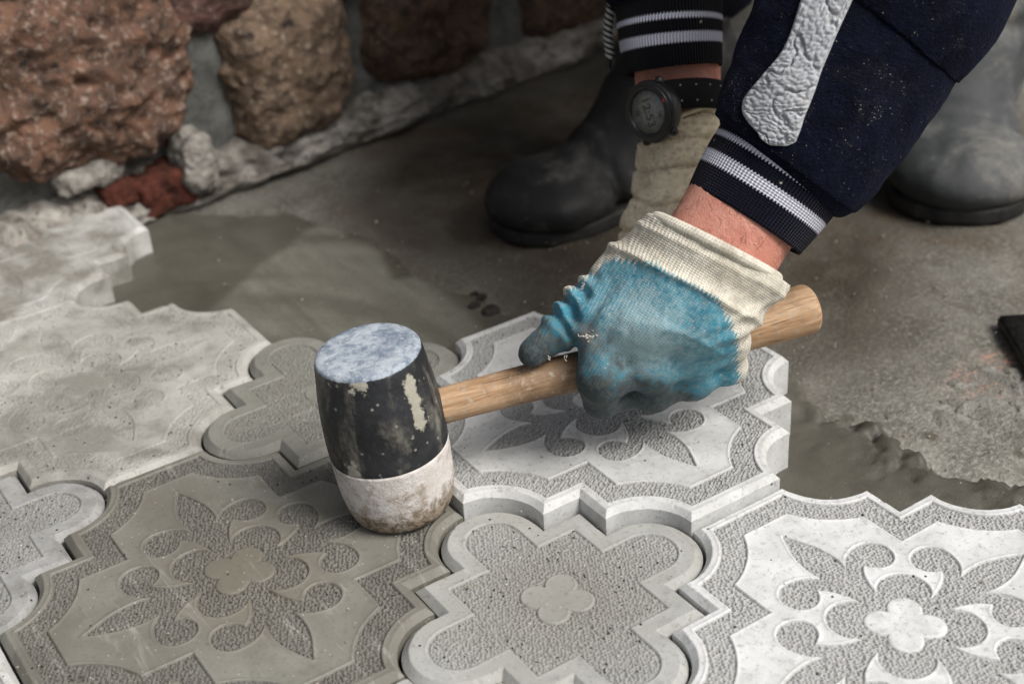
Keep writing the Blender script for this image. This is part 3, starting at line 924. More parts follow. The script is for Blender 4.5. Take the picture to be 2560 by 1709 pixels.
MM = frame(z=AX, x=HD)                       # mallet axes: x along the handle, z up the head
mallet = empty('rubber_mallet', PB)
mallet.rotation_euler = Matrix(MM.tolist()).to_euler()
tag(mallet, 'worn rubber mallet with black and white head and wooden handle', 'mallet')
mm = HL / 0.112
def spline_prof(rows, n):
    return catmull(np.array(rows), n)
wp = spline_prof([(0.0, 0.0), (0.014, 0.0), (0.0262, 0.0006), (0.0308, 0.0040), (0.0333, 0.0115), (0.0347, 0.022), (0.0354, 0.034), (0.0358, 0.0468)], 46) * mm
wp[:, 0] = np.maximum(wp[:, 0], 0)
wp = np.concatenate([wp, [[0.0340 * mm, 0.0471 * mm], [0.0, 0.0471 * mm]]])
bp = spline_prof([(0.0358, 0.0472), (0.0360, 0.056), (0.0357, 0.070), (0.0347, 0.085), (0.0330, 0.098), (0.0317, 0.1075), (0.0308, 0.1108)], 46) * mm
bp = np.concatenate([[[0.0, 0.0471 * mm]], [[0.0345 * mm, 0.04705 * mm]], bp, np.array([(0.0298, 0.1120), (0.027, 0.1124), (0.020, 0.1124), (0.012, 0.1126), (0.0, 0.1126)]) * mm])
def rough_head(V, seed, a):
    th = np.arctan2(V[:, 1], V[:, 0])
    q = np.stack([np.cos(th) * 2, np.sin(th) * 2, V[:, 2] * 40], -1)
    k = a * fbm(q, 4, seed)
    V = V.copy()
    V[:, 0] *= 1 + k
    V[:, 1] *= 1 + k
    return V
V, F = lathe(wp, 112)
o = mesh('white_half', rough_head(V, 5, 0.008), F, rubber_white(), mallet, attrs={'low': sstep(0.026, 0.004, V[:, 2])})
V, F = lathe(bp, 112)
th = np.arctan2(V[:, 1], V[:, 0])
camdir = MM.T @ nrm(CAM - PB)
a0 = math.atan2(camdir[1], camdir[0])
dth = (th - a0 + np.pi) % (2 * np.pi) - np.pi
zz = V[:, 2] / mm
patch = np.exp(-((dth - 0.62) / 0.17) ** 2) * sstep(0.062, 0.075, zz) * sstep(0.112, 0.100, zz) * 0.82 \
    + 0.7 * np.exp(-((dth + 0.30) / 0.25) ** 2) * sstep(0.095, 0.108, zz) + 0.7 * np.exp(-((dth + 0.72) / 0.22) ** 2) * sstep(0.066, 0.050, zz)
face = sstep(0.1085, 0.1118, zz)
o = mesh('black_half', rough_head(V, 6, 0.006), F, rubber_black(), mallet, attrs={'patch': patch, 'face': face})
hx = np.array([0.026, 0.034, 0.06, 0.10, 0.15, 0.20, 0.235, 0.258, 0.270, 0.2745, 0.2765]) * 1.0
hr = np.array([0.0108, 0.0110, 0.0112, 0.0118, 0.0126, 0.0134, 0.0146, 0.0158, 0.0161, 0.0152, 0.0130])
pth = catmull(np.stack([hx, 0.0012 * np.sin(hx * 24), HL * 0.53 + 0.0018 * np.sin(hx * 17 + 1)], -1), 90)
rad = catmull(np.stack([hr, hr, hr], -1), 90)[:, 0]
V, F, U, VV = sweep(pth, rad, rad * 0.97, np.array([0, 0, 1.0]), 40, lambda u, v: 0.02 * fbm(np.stack([u * 60, np.cos(v), np.sin(v)], -1), 3, 12))
hand = mesh('handle', V, F, wood_mat(), mallet, attrs={'grime': np.exp(-((U - 0.085) / 0.05) ** 2)})

# ================================================================== cloth and skin materials
def glove_mat(name, coated):
    m = Mat(name)
    v = m.obj()
    kn = m.attr('knit', 1)                    # x across the wales, y along the hand (metres)
    n1 = m.noise(v, 60.0, 5, 0.65, 0.3)
    n2 = m.noise(v, 300.0, 4, 0.7)
    n3 = m.noise(v, 1500.0, 2, 0.6)
    sx = m.n('SeparateXYZ', {0: kn}, out=0)
    sy = m.n('SeparateXYZ', {0: kn}, out=1)
    rib = m.math('SINE', m.math('MULTIPLY', sx, 2 * math.pi / 0.0019))
    st = m.math('SINE', m.math('ADD', m.math('MULTIPLY', sy, 2 * math.pi / 0.0014), m.math('MULTIPLY', rib, 0.7)))
    base = m.mix(m.rng(n1, 0.3, 0.7), (0.46, 0.425, 0.345), (0.68, 0.645, 0.55)) if coated else m.mix(m.rng(n1, 0.3, 0.7), (0.56, 0.475, 0.335), (0.78, 0.69, 0.52))
    base = m.mix(m.rng(n2, 0.45, 0.75, 0, 0.55), base, (0.24, 0.215, 0.175) if coated else (0.15, 0.12, 0.08))
    h = m.math('ADD', m.math('MULTIPLY', rib, 0.5), m.math('MULTIPLY', st, 0.3))
    if not coated:
        return m.done(base, 0.95, m.bump(m.math('ADD', h, m.math('MULTIPLY', n3, 0.5)), 0.3, 0.0005), 0.1)
    e = m.attr('coat')                        # signed distance from the dipped edge, metres
    tri = m.math('PINGPONG', m.math('ADD', sx, m.math('MULTIPLY', n1, 0.004)), 0.0013)
    zig = m.math('MULTIPLY', m.math('SUBTRACT', tri, 0.00065), m.rng(m.noise(v, 240.0, 2, 0.5), 0.25, 0.75, 0.6, 5.0))
    cm = m.rng(m.math('ADD', m.math('ADD', e, zig), m.math('MULTIPLY', m.math('SUBTRACT', n2, 0.5), 0.0016)), -0.0004, 0.0005)
    blue = m.mix(m.rng(n1, 0.25, 0.75), (0.026, 0.165, 0.235), (0.062, 0.290, 0.385))
    worn = m.attr('worn')
    wf = m.rng(m.math('ADD', m.math('MULTIPLY', n2, 0.7), m.math('ADD', m.math('MULTIPLY', n1, 0.35), m.math('MULTIPLY', worn, 0.33))), 0.42, 0.84, 0, 0.74)
    blue = m.mix(wf, blue, (0.36, 0.46, 0.47))
    blue = m.mix(m.math('MULTIPLY', m.rng(m.vor(v, 420.0), 0.12, 0.3, 1.0, 0.0), m.math('LESS_THAN', m.n('SeparateColor', {0: m.vor(v, 420.0, out=1)}, out=0), 0.13)), blue, (0.42, 0.40, 0.34))
    dirty = m.attr('dirty')
    df = m.rng(m.math('ADD', dirty, m.math('MULTIPLY', m.math('SUBTRACT', m.math('ADD', n1, m.math('MULTIPLY', n2, 0.5)), 0.75), 1.5)), 0.10, 0.80, 0, 0.95)
    grime = m.mix(m.rng(n2, 0.3, 0.7), (0.013, 0.020, 0.023), (0.060, 0.063, 0.058))
    blue = m.mix(df, blue, grime)
    c = m.mix(cm, base, blue)
    c = m.mix(m.math('MULTIPLY', m.attr('hole'), 0.9), c, m.mix(n2, (0.16, 0.14, 0.13), (0.50, 0.47, 0.43)))
    hh = m.math('ADD', m.math('MULTIPLY', h, m.rng(cm, 0, 1, 1.0, 0.45)), m.math('ADD', m.math('MULTIPLY', n3, 0.7), m.math('MULTIPLY', n2, 1.1)))
    nb = m.bump(hh, 0.5, 0.0007)
    return m.done(c, m.mix(cm, (0.95, 0.95, 0.95), (0.72, 0.72, 0.72)), nb, 0.25, Sheen_Weight=0.08)
def skin_mat():
    m = Mat('weathered skin')
    v = m.obj()
    n1 = m.noise(v, 40.0, 5, 0.6, 0.3)
    n2 = m.noise(v, 420.0, 4, 0.65)
    hair = m.noise(m.scale(v, (1300.0, 1300.0, 150.0)), 1.0, 2, 0.5, 0.4)
    c = m.mix(m.rng(n1, 0.3, 0.7), (0.50, 0.20, 0.145), (0.62, 0.305, 0.23))
    c = m.mix(m.rng(n2, 0.45, 0.75, 0, 0.4), c, (0.40, 0.13, 0.085))
    c = m.mix(m.rng(hair, 0.66, 0.74, 0, 0.45), c, (0.12, 0.055, 0.03))
    vein = m.noise(v, 70.0, 3, 0.5, 1.5)
    c = m.mix(m.rng(vein, 0.54, 0.64, 0, 0.35), c, (0.36, 0.12, 0.09))
    cr = m.vor(m.scale(v, (1.0, 1.0, 0.6)), 420.0, 'DISTANCE_TO_EDGE')
    nb = m.bump(m.math('ADD', m.math('MULTIPLY', m.rng(cr, 0.0, 0.12), 0.6), n2), 0.35, 0.0009)
    return m.done(c, 0.55, nb, 0.35, Subsurface_Weight=0.08, Subsurface_Radius=(0.004, 0.0015, 0.0008))
def velour_mat(name, ca, cb, dust=1.0):
    m = Mat(name)
    v = m.obj()
    n1 = m.noise(v, 55.0, 5, 0.65, 0.5)
    n2 = m.noise(v, 420.0, 4, 0.7)
    c = m.mix(m.rng(n1, 0.3, 0.72), ca, cb)
    c = m.mix(m.rng(n2, 0.5, 0.8, 0, 0.5), c, tuple(x * 2.2 for x in cb))
    if dust:                                  # cement spatter: fine grit in clusters, a few smears
        cl = m.rng(m.noise(v, 30.0, 5, 0.7, 0.6), 0.50, 0.76)
        g1 = m.noise(v, 1150.0, 2, 0.4)
        th_ = m.math('SUBTRACT', 0.745, m.math('MULTIPLY', cl, 0.115))
        f1 = m.rng(m.math('SUBTRACT', g1, th_), 0.0, 0.03, 0.0, 0.85 * min(1, dust * 2))
        c = m.mix(f1, c, (0.40, 0.38, 0.33))
        g2 = m.noise(v, 420.0, 3, 0.6)
        f2 = m.rng(m.math('SUBTRACT', g2, m.math('SUBTRACT', 0.735, m.math('MULTIPLY', cl, 0.085))), 0.0, 0.05, 0.0, 0.7 * dust)
        c = m.mix(f2, c, (0.33, 0.315, 0.27))
        c = m.mix(m.math('MULTIPLY', cl, 0.02 * dust), c, (0.35, 0.34, 0.32))
    return m.done(c, 0.95, m.bump(m.math('ADD', m.math('ADD', n1, m.math('MULTIPLY', n2, 0.6)), m.math('MULTIPLY', m.noise(m.scale(v, (1.0, 1.0, 2.2)), 150.0, 3, 0.6, 1.2), 0.9)), 0.8, 0.0024), 0.1, Sheen_Weight=0.035, Sheen_Roughness=0.5, Sheen_Tint=(0.3, 0.35, 0.7, 1.0))
def cuff_mat(name, dark, bright, rim):
    "rib knit with two pale stripes; attribute band = metres up from the cuff edge, rib = metres around"
    m = Mat(name)
    v = m.obj()
    b = m.attr('band')
    r = m.attr('ribs')
    n2 = m.noise(v, 500.0, 3, 0.65)
    rib = m.math('SINE', m.math('MULTIPLY', r, 2 * math.pi / 0.0023))
    bb = m.math('ADD', b, m.math('MULTIPLY', rib, 0.0006))
    def stripe(lo, hi):
        return m.math('MULTIPLY', m.rng(bb, lo - 0.0003, lo + 0.0003), m.rng(bb, hi - 0.0003, hi + 0.0003, 1.0, 0.0))
    s = m.math('MAXIMUM', stripe(0.0144, 0.0218), stripe(0.0304, 0.0337))
    c = m.mix(s, m.mix(m.rng(n2, 0.4, 0.75), dark, tuple(x * 2.4 for x in dark)), m.mix(m.rng(rib, -1, 0.4), tuple(x * 0.62 for x in bright), bright))
    vv = m.n('VectorMath', {0: v, 1: m.scale(m.n('TexNoise', {'Vector': v, 'Scale': 300.0}, out=1), (0.003, 0.003, 0.003))}, operation='ADD')
    cl = m.rng(m.noise(v, 26.0, 4, 0.6), 0.45, 0.66)
    sel = m.math('LESS_THAN', m.n('SeparateColor', {0: m.vor(vv, 260.0, out=1)}, out=0), m.math('MULTIPLY', cl, 0.13 * rim))
    c = m.mix(m.math('MULTIPLY', m.rng(m.vor(vv, 260.0), 0.18, 0.36, 0.9, 0.0), sel), c, (0.42, 0.40, 0.34))
    st = m.math('SINE', m.math('MULTIPLY', b, 2 * math.pi / 0.0016))
    return m.done(c, 0.92, m.bump(m.math('ADD', rib, m.math('MULTIPLY', st, 0.35)), 0.7, 0.0009), 0.12, Sheen_Weight=0.05)
M_GLOVE = glove_mat('blue dipped cotton glove', True)
M_GLOVEB = glove_mat('dusty beige cotton glove', False)
M_SKIN = skin_mat()
M_NAVY = velour_mat('navy velour', (0.0014, 0.0020, 0.0058), (0.0036, 0.0050, 0.0150))
M_BLACK = velour_mat('black cloth', (0.0016, 0.0016, 0.0020), (0.0035, 0.0035, 0.0042), 0.25)
M_CUFF = cuff_mat('navy rib knit cuff', (0.0016, 0.0020, 0.0080), (0.70, 0.71, 0.80), 1.0)
M_CUFFB = cuff_mat('shaded black rib knit cuff', (0.0012, 0.0012, 0.0028), (0.55, 0.56, 0.66), 0.25)
# ================================================================== the worker
person = empty('person', (0.72, 0.28, G0))
tag(person, 'crouching worker in navy jacket, work gloves and rubber boots holding the mallet', 'person')
PL = np.array(person.location)
HU = nrm(np.array([0, 0, 1.0]) - HD * HD[2])
HW = np.cross(HD, HU)                        # towards the camera
if HW @ (CAM - MID) < 0:
    HW = -HW
def onh(s, th, r):
    t = math.radians(th)
    return MID + HD * s + r * (math.cos(t) * HU + math.sin(t) * HW)

# ---- glove on the mallet handle
WRC = at(1650, 578, 0.852)                   # middle of the wrist
WA = at(1560, 528, 0.856)                    # thumb side
WB = at(1740, 630, 0.850)                    # little finger side
MCP = [at(1378, 742, 0.862), at(1462, 742, 0.848), at(1552, 740, 0.846), at(1640, 735, 0.850)]
RM = [0.0125, 0.0128, 0.0122, 0.0115]
RP = [0.0134, 0.0124, 0.0116, 0.0106]
RD = [0.0096, 0.0122, 0.0118, 0.0104]
FS = [0.1285, 0.1620, 0.1890, 0.2120]
PIP = [onh(FS[k], a_, 0.0122 + RP[k]) for k, a_ in enumerate((74, 78, 78, 74))]
DIP = [onh(FS[k] + 0.001, a_, 0.0116 + RD[k]) for k, a_ in enumerate((138, 140, 146, 146))]
TIPF = [onh(FS[k] + 0.002, a_, 0.0118 + RP[k] - 0.002) for k, a_ in enumerate((215, 218, 216, 212))]
THC, THM, THI, THT = at(1450, 628, 0.872), at(1345, 700, 0.876), at(1285, 758, 0.872), at(1222, 808, 0.866)
VD = nrm(CAM - WRC)
ARM = nrm(at(1800, 345, 0.847) - WRC)        # up the forearm
LAT = nrm(WB - WA)
RIMC = at(1643, 567, 0.853)
RIML = nrm(at(1785, 640, 0.851) - at(1500, 495, 0.857))
RIMR = 0.5 * float(np.linalg.norm(at(1783, 639, 0.851) - at(1503, 497, 0.857)))
RIMD = nrm(np.cross(RIML, ARM))
RIMN = nrm(np.cross(RIMD, RIML))
if RIMN @ ARM < 0:
    RIMN = -RIMN
def glove_f(P):
    d = None
    W4 = [WA + (WB - WA) * t for t in (0.16, 0.40, 0.62, 0.84)]
    for k in range(4):
        c = rcone(P, W4[k] - VD * 0.004, MCP[k] - VD * 0.003, 0.019, RM[k] + 0.003)
        d = c if d is None else smin(d, c, 0.016)
    for k in range(3):                       # fill between the metacarpals
        c = rcone(P, (W4[k] + W4[k + 1]) / 2 - VD * 0.006, (MCP[k] + MCP[k + 1]) / 2 - VD * 0.005, 0.017, 0.013)
        d = smin(d, c, 0.014)
    d = smin(d, rcone(P, W4[0] - VD * 0.006, THC, 0.018, 0.017), 0.018)
    d = smin(d, rcone(P, THC, THM, 0.017, 0.0135), 0.014)
    # palm heel on the far side of the handle, little finger edge
    d = smin(d, rcone(P, WB - VD * 0.010, onh(0.214, -25, 0.030), 0.016, 0.014), 0.014)
    d = smin(d, rcone(P, onh(0.214, -25, 0.030), MCP[3], 0.014, 0.013), 0.012)
    d = smin(d, rcone(P, THC - VD * 0.01, onh(0.155, -50, 0.030), 0.015, 0.012), 0.012)
    for k in range(4):
        f = rcone(P, MCP[k] - VD * 0.001, PIP[k], RM[k], RP[k])
        f = smin(f, rcone(P, PIP[k], DIP[k], RP[k], RD[k]), 0.004)
        f = smin(f, rcone(P, DIP[k], TIPF[k], RD[k], RD[k] - 0.001), 0.004)
        d = smin(d, f, 0.0065)
    # loose cloth webbed across the folded fingers
    d = smin(d, rcone(P, PIP[0], PIP[1], 0.0112, 0.0112), 0.006)
    d = smin(d, rcone(P, DIP[0], DIP[1] + HU * 0.003, 0.0088, 0.0095), 0.005)
    d = smin(d, rcone(P, (MCP[0] + MCP[1]) / 2, (PIP[0] + PIP[1]) / 2 + HU * 0.006, 0.0120, 0.0100), 0.008)
    for k in (1, 2):
        d = smin(d, rcone(P, PIP[k], PIP[k + 1], RP[k] - 0.0012, RP[k + 1] - 0.0012), 0.008)
        d = smin(d, rcone(P, DIP[k], DIP[k + 1], RD[k] - 0.002, RD[k + 1] - 0.002), 0.006)
    for k, rr in ((1, 0.0125), (2, 0.0120)):
        d = smin(d, rcone(P, (MCP[k] + MCP[k + 1]) / 2, (PIP[k] + PIP[k + 1]) / 2 + HU * 0.002, rr, rr - 0.002), 0.008)
    d = smin(d, rcone(P, MCP[0] * 0.6 + PIP[0] * 0.4, MCP[1] * 0.45 + PIP[1] * 0.55, 0.010, 0.010), 0.008)
    t = rcone(P, THM, THI, 0.0128, 0.0115)
    t = smin(t, rcone(P, THI, THT, 0.0115, 0.0088), 0.004)
    d = smin(d, t, 0.007)
    # knitted wrist: oval tube up to the rim, open inside
    g = P - RIMC
    gu, gl, gd = g @ RIMN, g @ RIML, g @ RIMD
    k = np.clip(-gu / 0.05, 0, 1)
    k2 = k * k
    rl = RIMR * (0.945 + 0.10 * k - 0.36 * k2)
    rd = 0.0295 + 0.003 * k - 0.011 * k2
    tub = (np.sqrt((gl / rl) ** 2 + (gd / rd) ** 2) - 1) * 0.032
    tub = np.maximum(tub, -gu - 0.046)
    d = smin(d, tub, 0.022)
    d = np.maximum(d, gu)
    inn = (np.sqrt((gl / (RIMR - 0.0045)) ** 2 + (gd / 0.0265) ** 2) - 1) * 0.03
    d = np.maximum(d, -np.maximum(inn, -gu - 0.02))
    # keep the cloth outside the handle
    q = P - (MID + HD * 0.0)
    s = q @ HD
    rr = np.sqrt(np.maximum((q * q).sum(-1) - s * s, 0))
    return np.maximum(d, -(rr - 0.0128))
lo = np.minimum.reduce([*MCP, *PIP, *DIP, *TIPF, WA, WB, THT, THM]) - 0.035
hi = np.maximum.reduce([*MCP, *PIP, *DIP, *TIPF, WA, WB, THT, THM]) + 0.035
V, F = sdf_mesh(glove_f, lo, hi, 0.0014)
N = vert_normals(V, F)
ax_c = V - WRC
up = ax_c @ ARM
lat = ax_c @ LAT
# wrinkles: at the thumb root, at the little finger edge and soft folds on the back
def seg_coord(P, a, b):
    d = b - a
    return ((P - a) @ d) / (d @ d), np.linalg.norm(P - a - np.clip(((P - a) @ d) / (d @ d), 0, 1)[:, None] * d, axis=1)
tt, td = seg_coord(V, THC * 0.35 + THM * 0.65, THI)
wr = np.exp(-((tt - 0.45) / 0.55) ** 2) * sstep(0.024, 0.010, td)
disp = 0.0044 * wr * np.sin(tt * 19 + 2.5 * fbm(V * 60, 2, 81))
ue = WB * 0.45 + MCP[3] * 0.55
du = np.linalg.norm(V - (MCP[3] + LAT * 0.012), axis=1)
disp += 0.0016 * np.exp(-(du / 0.020) ** 2) * np.sin((V @ HU) * 560 + 2 * fbm(V * 70, 2, 83))
for k in range(3):                           # folds between the fingers
    tf, df_ = seg_coord(V, MCP[k] * 0.35 + MCP[k + 1] * 0.35 + (PIP[k] + PIP[k + 1]) * 0.15 + VD * 0.010, (PIP[k] + PIP[k + 1]) / 2 + HW * 0.012)
    disp -= 0.0022 * np.exp(-(df_ / 0.0045) ** 2) * sstep(-0.2, 0.5, tf)
disp += 0.0012 * fbm(V * 55, 3, 85) + 0.0005 * fbm(V * 190, 3, 87)
dc = np.linalg.norm(V - (MCP[0] * 0.75 + THM * 0.25), axis=1)
disp += 0.0020 * np.exp(-(dc / 0.020) ** 2) * np.sin((V @ LAT) * 520 + 1.0)
gu = (V - RIMC) @ RIMN
disp += 0.0022 * np.exp(-((gu + 0.0275 + 0.003 * fbm(V * 30, 2, 91)) / 0.0022) ** 2) - 0.0014 * np.exp(-((gu + 0.018) / 0.005) ** 2) + 0.0010 * np.exp(-((gu + 0.008 + 0.002 * fbm(V * 30, 2, 92)) / 0.0016) ** 2)
V = V + N * (disp * (gu < -0.002))[:, None]
# attributes
along = -(V - WRC) @ ARM                     # metres below the wrist
knx = (V @ LAT) + 0.3 * (V @ nrm(np.cross(ARM, LAT)))
def edge_dist(P, a, b, inside):
    d_ = nrm(b - a)
    n_ = nrm(np.cross(d_, VD))
    if n_ @ (inside - a) < 0:
        n_ = -n_
    return (P - a) @ n_
EP = [at(1420, 596, 0.862), at(1500, 603, 0.855), at(1645, 682, 0.845), at(1690, 760, 0.842), at(1697, 850, 0.845)]
coat = np.minimum.reduce([edge_dist(V, EP[k], EP[k + 1], MCP[1] + (PIP[1] - MCP[1]) * 0.3) for k in range(4)])
coat = np.minimum(coat, edge_dist(V, at(1342, 640, 0.87), at(1412, 588, 0.862), MCP[1]))
coat -= 0.0018 * np.clip(np.sin((V @ HU) * 520), 0, 1) * sstep(0.0, 0.02, (V - EP[3]) @ LAT + 0.02)
hole_c = at(1357, 770, 0.853)
hole = np.exp(-(np.linalg.norm(V - hole_c, axis=1) / 0.0065) ** 2)
DN = -RN[:, 1]
gl_ = (V - at(1400, 800, 0.85)) @ DN - 0.28 * np.maximum((V - at(1400, 800, 0.85)) @ RN[:, 0], 0)
low = sstep(-0.008, 0.026, gl_)
dirty = np.clip(low * 0.9 + 0.9 * np.exp(-(np.linalg.norm(V - THT, axis=1) / 0.016) ** 2) + 0.4 * np.exp(-(np.linalg.norm(V - THI, axis=1) / 0.018) ** 2) + 0.5 * np.exp(-(np.linalg.norm(V - hole_c, axis=1) / 0.016) ** 2) - 0.05, 0, 1)
worn = np.exp(-(np.linalg.norm(V - at(1480, 760, 0.845), axis=1) / 0.028) ** 2)
glove = mesh('glove', V - PL, F, M_GLOVE, person, attrs={'knit': np.stack([knx, along, along * 0], -1), 'coat': coat, 'hole': hole, 'dirty': dirty, 'worn': worn})
glove['label'] = 'blue dipped cotton glove gripping the mallet handle'
# knitted wrist of the glove with its rolled rim
def ring_path(c, lat, dep, rl, rd, n=72, wob=0.0, seed=0):
    th = np.linspace(0, 2 * np.pi, n, endpoint=False)
    w = 1 + wob * fbm(np.stack([np.cos(th) * 1.5, np.sin(th) * 1.5], -1), 2, seed)
    return c + (np.cos(th) * rl * w)[:, None] * lat + (np.sin(th) * rd * w)[:, None] * dep
ro = ring_path(RIMC - RIMN * 0.0005, RIML, RIMD, RIMR * 0.985, 0.0312, 110, 0.008, 90)
rows = []
for k in range(14):
    a = 2 * np.pi * k / 14
    out = nrm_rows(ro - RIMC)
    rows.append(ro + out * (0.0036 * math.cos(a)) + ARM * (0.0038 * math.sin(a)))
rows = np.array(rows)
pk = np.stack([np.tile(np.arange(110) / 110 * 0.23, (14, 1)), np.repeat((np.arange(14) / 14 * 0.017)[:, None], 110, 1), np.zeros((14, 110))], -1)
o = mesh('rolled_rim', rows.reshape(-1, 3) - PL, grid_faces(14, 110, wrap_u=True, wrap_v=True), M_GLOVE, glove, attrs={'knit': pk.reshape(-1, 3), 'coat': np.full(14 * 110, -1.0)})
# frayed threads at the torn seam, under the thumb and at the cuff edge
M_THREAD = plain_rough('frayed cotton thread', (0.42, 0.38, 0.33), (0.62, 0.58, 0.52), 200, 0.95, 0.0005, 0.3)
def thread(c, n, seed, size=0.004, r=0.00035):
    rs = np.random.RandomState(seed)
    parts = []
    for k in range(n):
        p = np.asarray(c) + rs.normal(0, size * 0.5, 3)
        pts = [p]
        d = nrm(rs.normal(0, 1, 3) + VD * 0.8)
        for j in range(5):
            d = nrm(d + rs.normal(0, 0.8, 3))
            p = p + d * size * 0.45
            pts.append(p)
        parts.append(tube(catmull(np.array(pts), 14), r, 5))
    return join(parts)
hs = hole_c + VD * 0.006
v, f = thread(hs, 12, 4, 0.0026, 0.0003)
mesh('frayed_thread', v - PL, f, M_THREAD, glove)['kind'] = 'stuff'
v, f = join([thread(at(x, y, 0.862), 2, 30 + x, 0.0022, 0.00028) for x, y in ((1262, 826), (1300, 818), (1333, 660))])
mesh('frayed_thread', v - PL, f, M_THREAD, glove)['kind'] = 'stuff'
# ---- skeleton of the rest of the body
FW = nrm([-0.70, -0.71, 0])
EL1 = at(2115, -190, 0.835)
SH1 = np.array([0.76, 0.12, 0.66])
WR2 = at(1556, 232, 1.03)
EL2 = at(1530, -330, 1.045)
SH2 = np.array([0.66, 0.42, 0.68])
CHEST, BELLY, HIP = np.array([0.80, 0.35, 0.64]), np.array([0.90, 0.46, 0.46]), np.array([0.98, 0.53, 0.30])
TOE1, DIR1 = np.array([0.392, 0.328, G0]), nrm([-0.998, 0.06, 0])
TOE2, DIR2 = np.array([0.703, 0.085, G0]), nrm([-0.74, -0.67, 0])
HEEL1, HEEL2 = TOE1 - DIR1 * 0.285, TOE2 - DIR2 * 0.285
ANK1, ANK2 = HEEL1 + DIR1 * 0.080 + np.array([0, 0, 0.10]), HEEL2 + DIR2 * 0.080 + np.array([0, 0, 0.10])
KN1, KN2 = np.array([0.605, 0.315, 0.49]), np.array([0.865, 0.165, 0.49])
HJ1, HJ2 = HIP + np.array([-0.06, 0.08, 0.0]), HIP + np.array([0.06, -0.08, 0.0])
NECK, HEADC = np.array([0.73, 0.28, 0.79]), np.array([0.67, 0.22, 0.89])
HAND2 = at(1535, 520, 1.05)
def body_f(P):
    d = ellip(P, CHEST, np.eye(3), (0.14, 0.14, 0.13))
    d = smin(d, rcone(P, CHEST, BELLY, 0.125, 0.12), 0.05)
    d = smin(d, rcone(P, BELLY, HIP, 0.12, 0.14), 0.05)
    d = smin(d, rcone(P, SH1, SH2, 0.06), 0.05)
    d = smin(d, rcone(P, CHEST, NECK, 0.07, 0.055), 0.04)
    d = smin(d, ellip(P, HEADC, np.eye(3), (0.085, 0.085, 0.115)), 0.03)
    for sh, el, wr, hd, sc in ((SH1, EL1, WRC, None, 1.0), (SH2, EL2, WR2, HAND2, 0.93)):
        d = smin(d, rcone(P, sh, el, 0.052, 0.042), 0.03)
    for hj, kn, an, hl, dr in ((HJ1, KN1, ANK1, HEEL1, DIR1), (HJ2, KN2, ANK2, HEEL2, DIR2)):
        d = smin(d, rcone(P, hj, kn, 0.085, 0.055), 0.03)
        d = smin(d, rcone(P, kn, an, 0.052, 0.036), 0.02)
        d = smin(d, rcone(P, an - np.array([0, 0, 0.045]), hl + dr * 0.21 + np.array([0, 0, 0.035]), 0.034, 0.022), 0.015)
    # forearms and wrists: flattened towards the hand
    d = smin(d, forearm(P, EL1, WRC - ARM * 0.012, RIML, 0.042, 0.0345, 0.040, 0.0245), 0.012)
    d = smin(d, forearm(P, EL2, at(1560, 292, 1.037), nrm(RN[:, 0]), 0.041, 0.0298, 0.040, 0.0222), 0.012)
    # hands inside the gloves
    d = smin(d, rcone(P, WRC - ARM * 0.01, MCP[1] - VD * 0.004, 0.016, 0.009), 0.010)
    for k in range(4):
        d = smin(d, rcone(P, MCP[k] - VD * 0.004, PIP[k], 0.008, 0.007), 0.006)
    d = smin(d, rcone(P, at(1560, 300, 1.038), HAND2, 0.016, 0.012), 0.012)
    return d
def forearm(P, a, b, side, ra1, ra2, rb1, rb2):
    ax = nrm(b - a)
    s = nrm(side - ax * (ax @ side))
    t_ = np.cross(ax, s)
    q = P - a
    ln = np.linalg.norm(b - a)
    u = q @ ax
    k = np.clip(u / ln, 0, 1)
    kk = k * k * (3 - 2 * k)
    ra, rb = ra1 + (ra2 - ra1) * kk, rb1 + (rb2 - rb1) * kk
    e = (np.sqrt(((q @ s) / ra) ** 2 + ((q @ t_) / rb) ** 2) - 1) * np.minimum(ra, rb)
    return np.maximum(e, np.abs(u - ln / 2) - ln / 2)
V, F = sdf_mesh(body_f, (0.24, -0.16, G0 - 0.02), (1.24, 0.76, 1.03), 0.0064)
body = mesh('body', V - PL, F, M_SKIN, person)

# fine dark hair on the bare wrist
bw = np.where((((V - WRC) @ ARM) > 0.004) & (((V - WRC) @ ARM) < 0.05) & (np.linalg.norm(V - WRC - ARM * 0.025, axis=1) < 0.05))[0]
NB = vert_normals(V, F)
bw = bw[(NB[bw] @ VD) > -0.1]
rs = np.random.RandomState(5)
hp = []
for k in range(150):
    i = bw[rs.randint(len(bw))]
    p = V[i] + rs.normal(0, 0.0022, 3)
    p = p - NB[i] * ((p - V[i]) @ NB[i])
    d_ = nrm(-ARM * 0.6 + RIML * rs.uniform(-0.2, 1.2) + NB[i] * rs.uniform(0.15, 0.5) + rs.normal(0, 0.2, 3))
    ln = rs.uniform(0.004, 0.010)
    hp.append(tube(np.array([p, p + d_ * ln * 0.5, p + d_ * ln - NB[i] * ln * 0.18]), [0.00007, 0.00006, 0.00003], 3))
M_HAIR = plain_rough('dark arm hair', (0.02, 0.012, 0.008), (0.05, 0.028, 0.016), 100, 0.6, 0.0002, 0.1)
v, f = join(hp)
mesh('arm_hair', v - PL, f, M_HAIR, body)['kind'] = 'stuff'

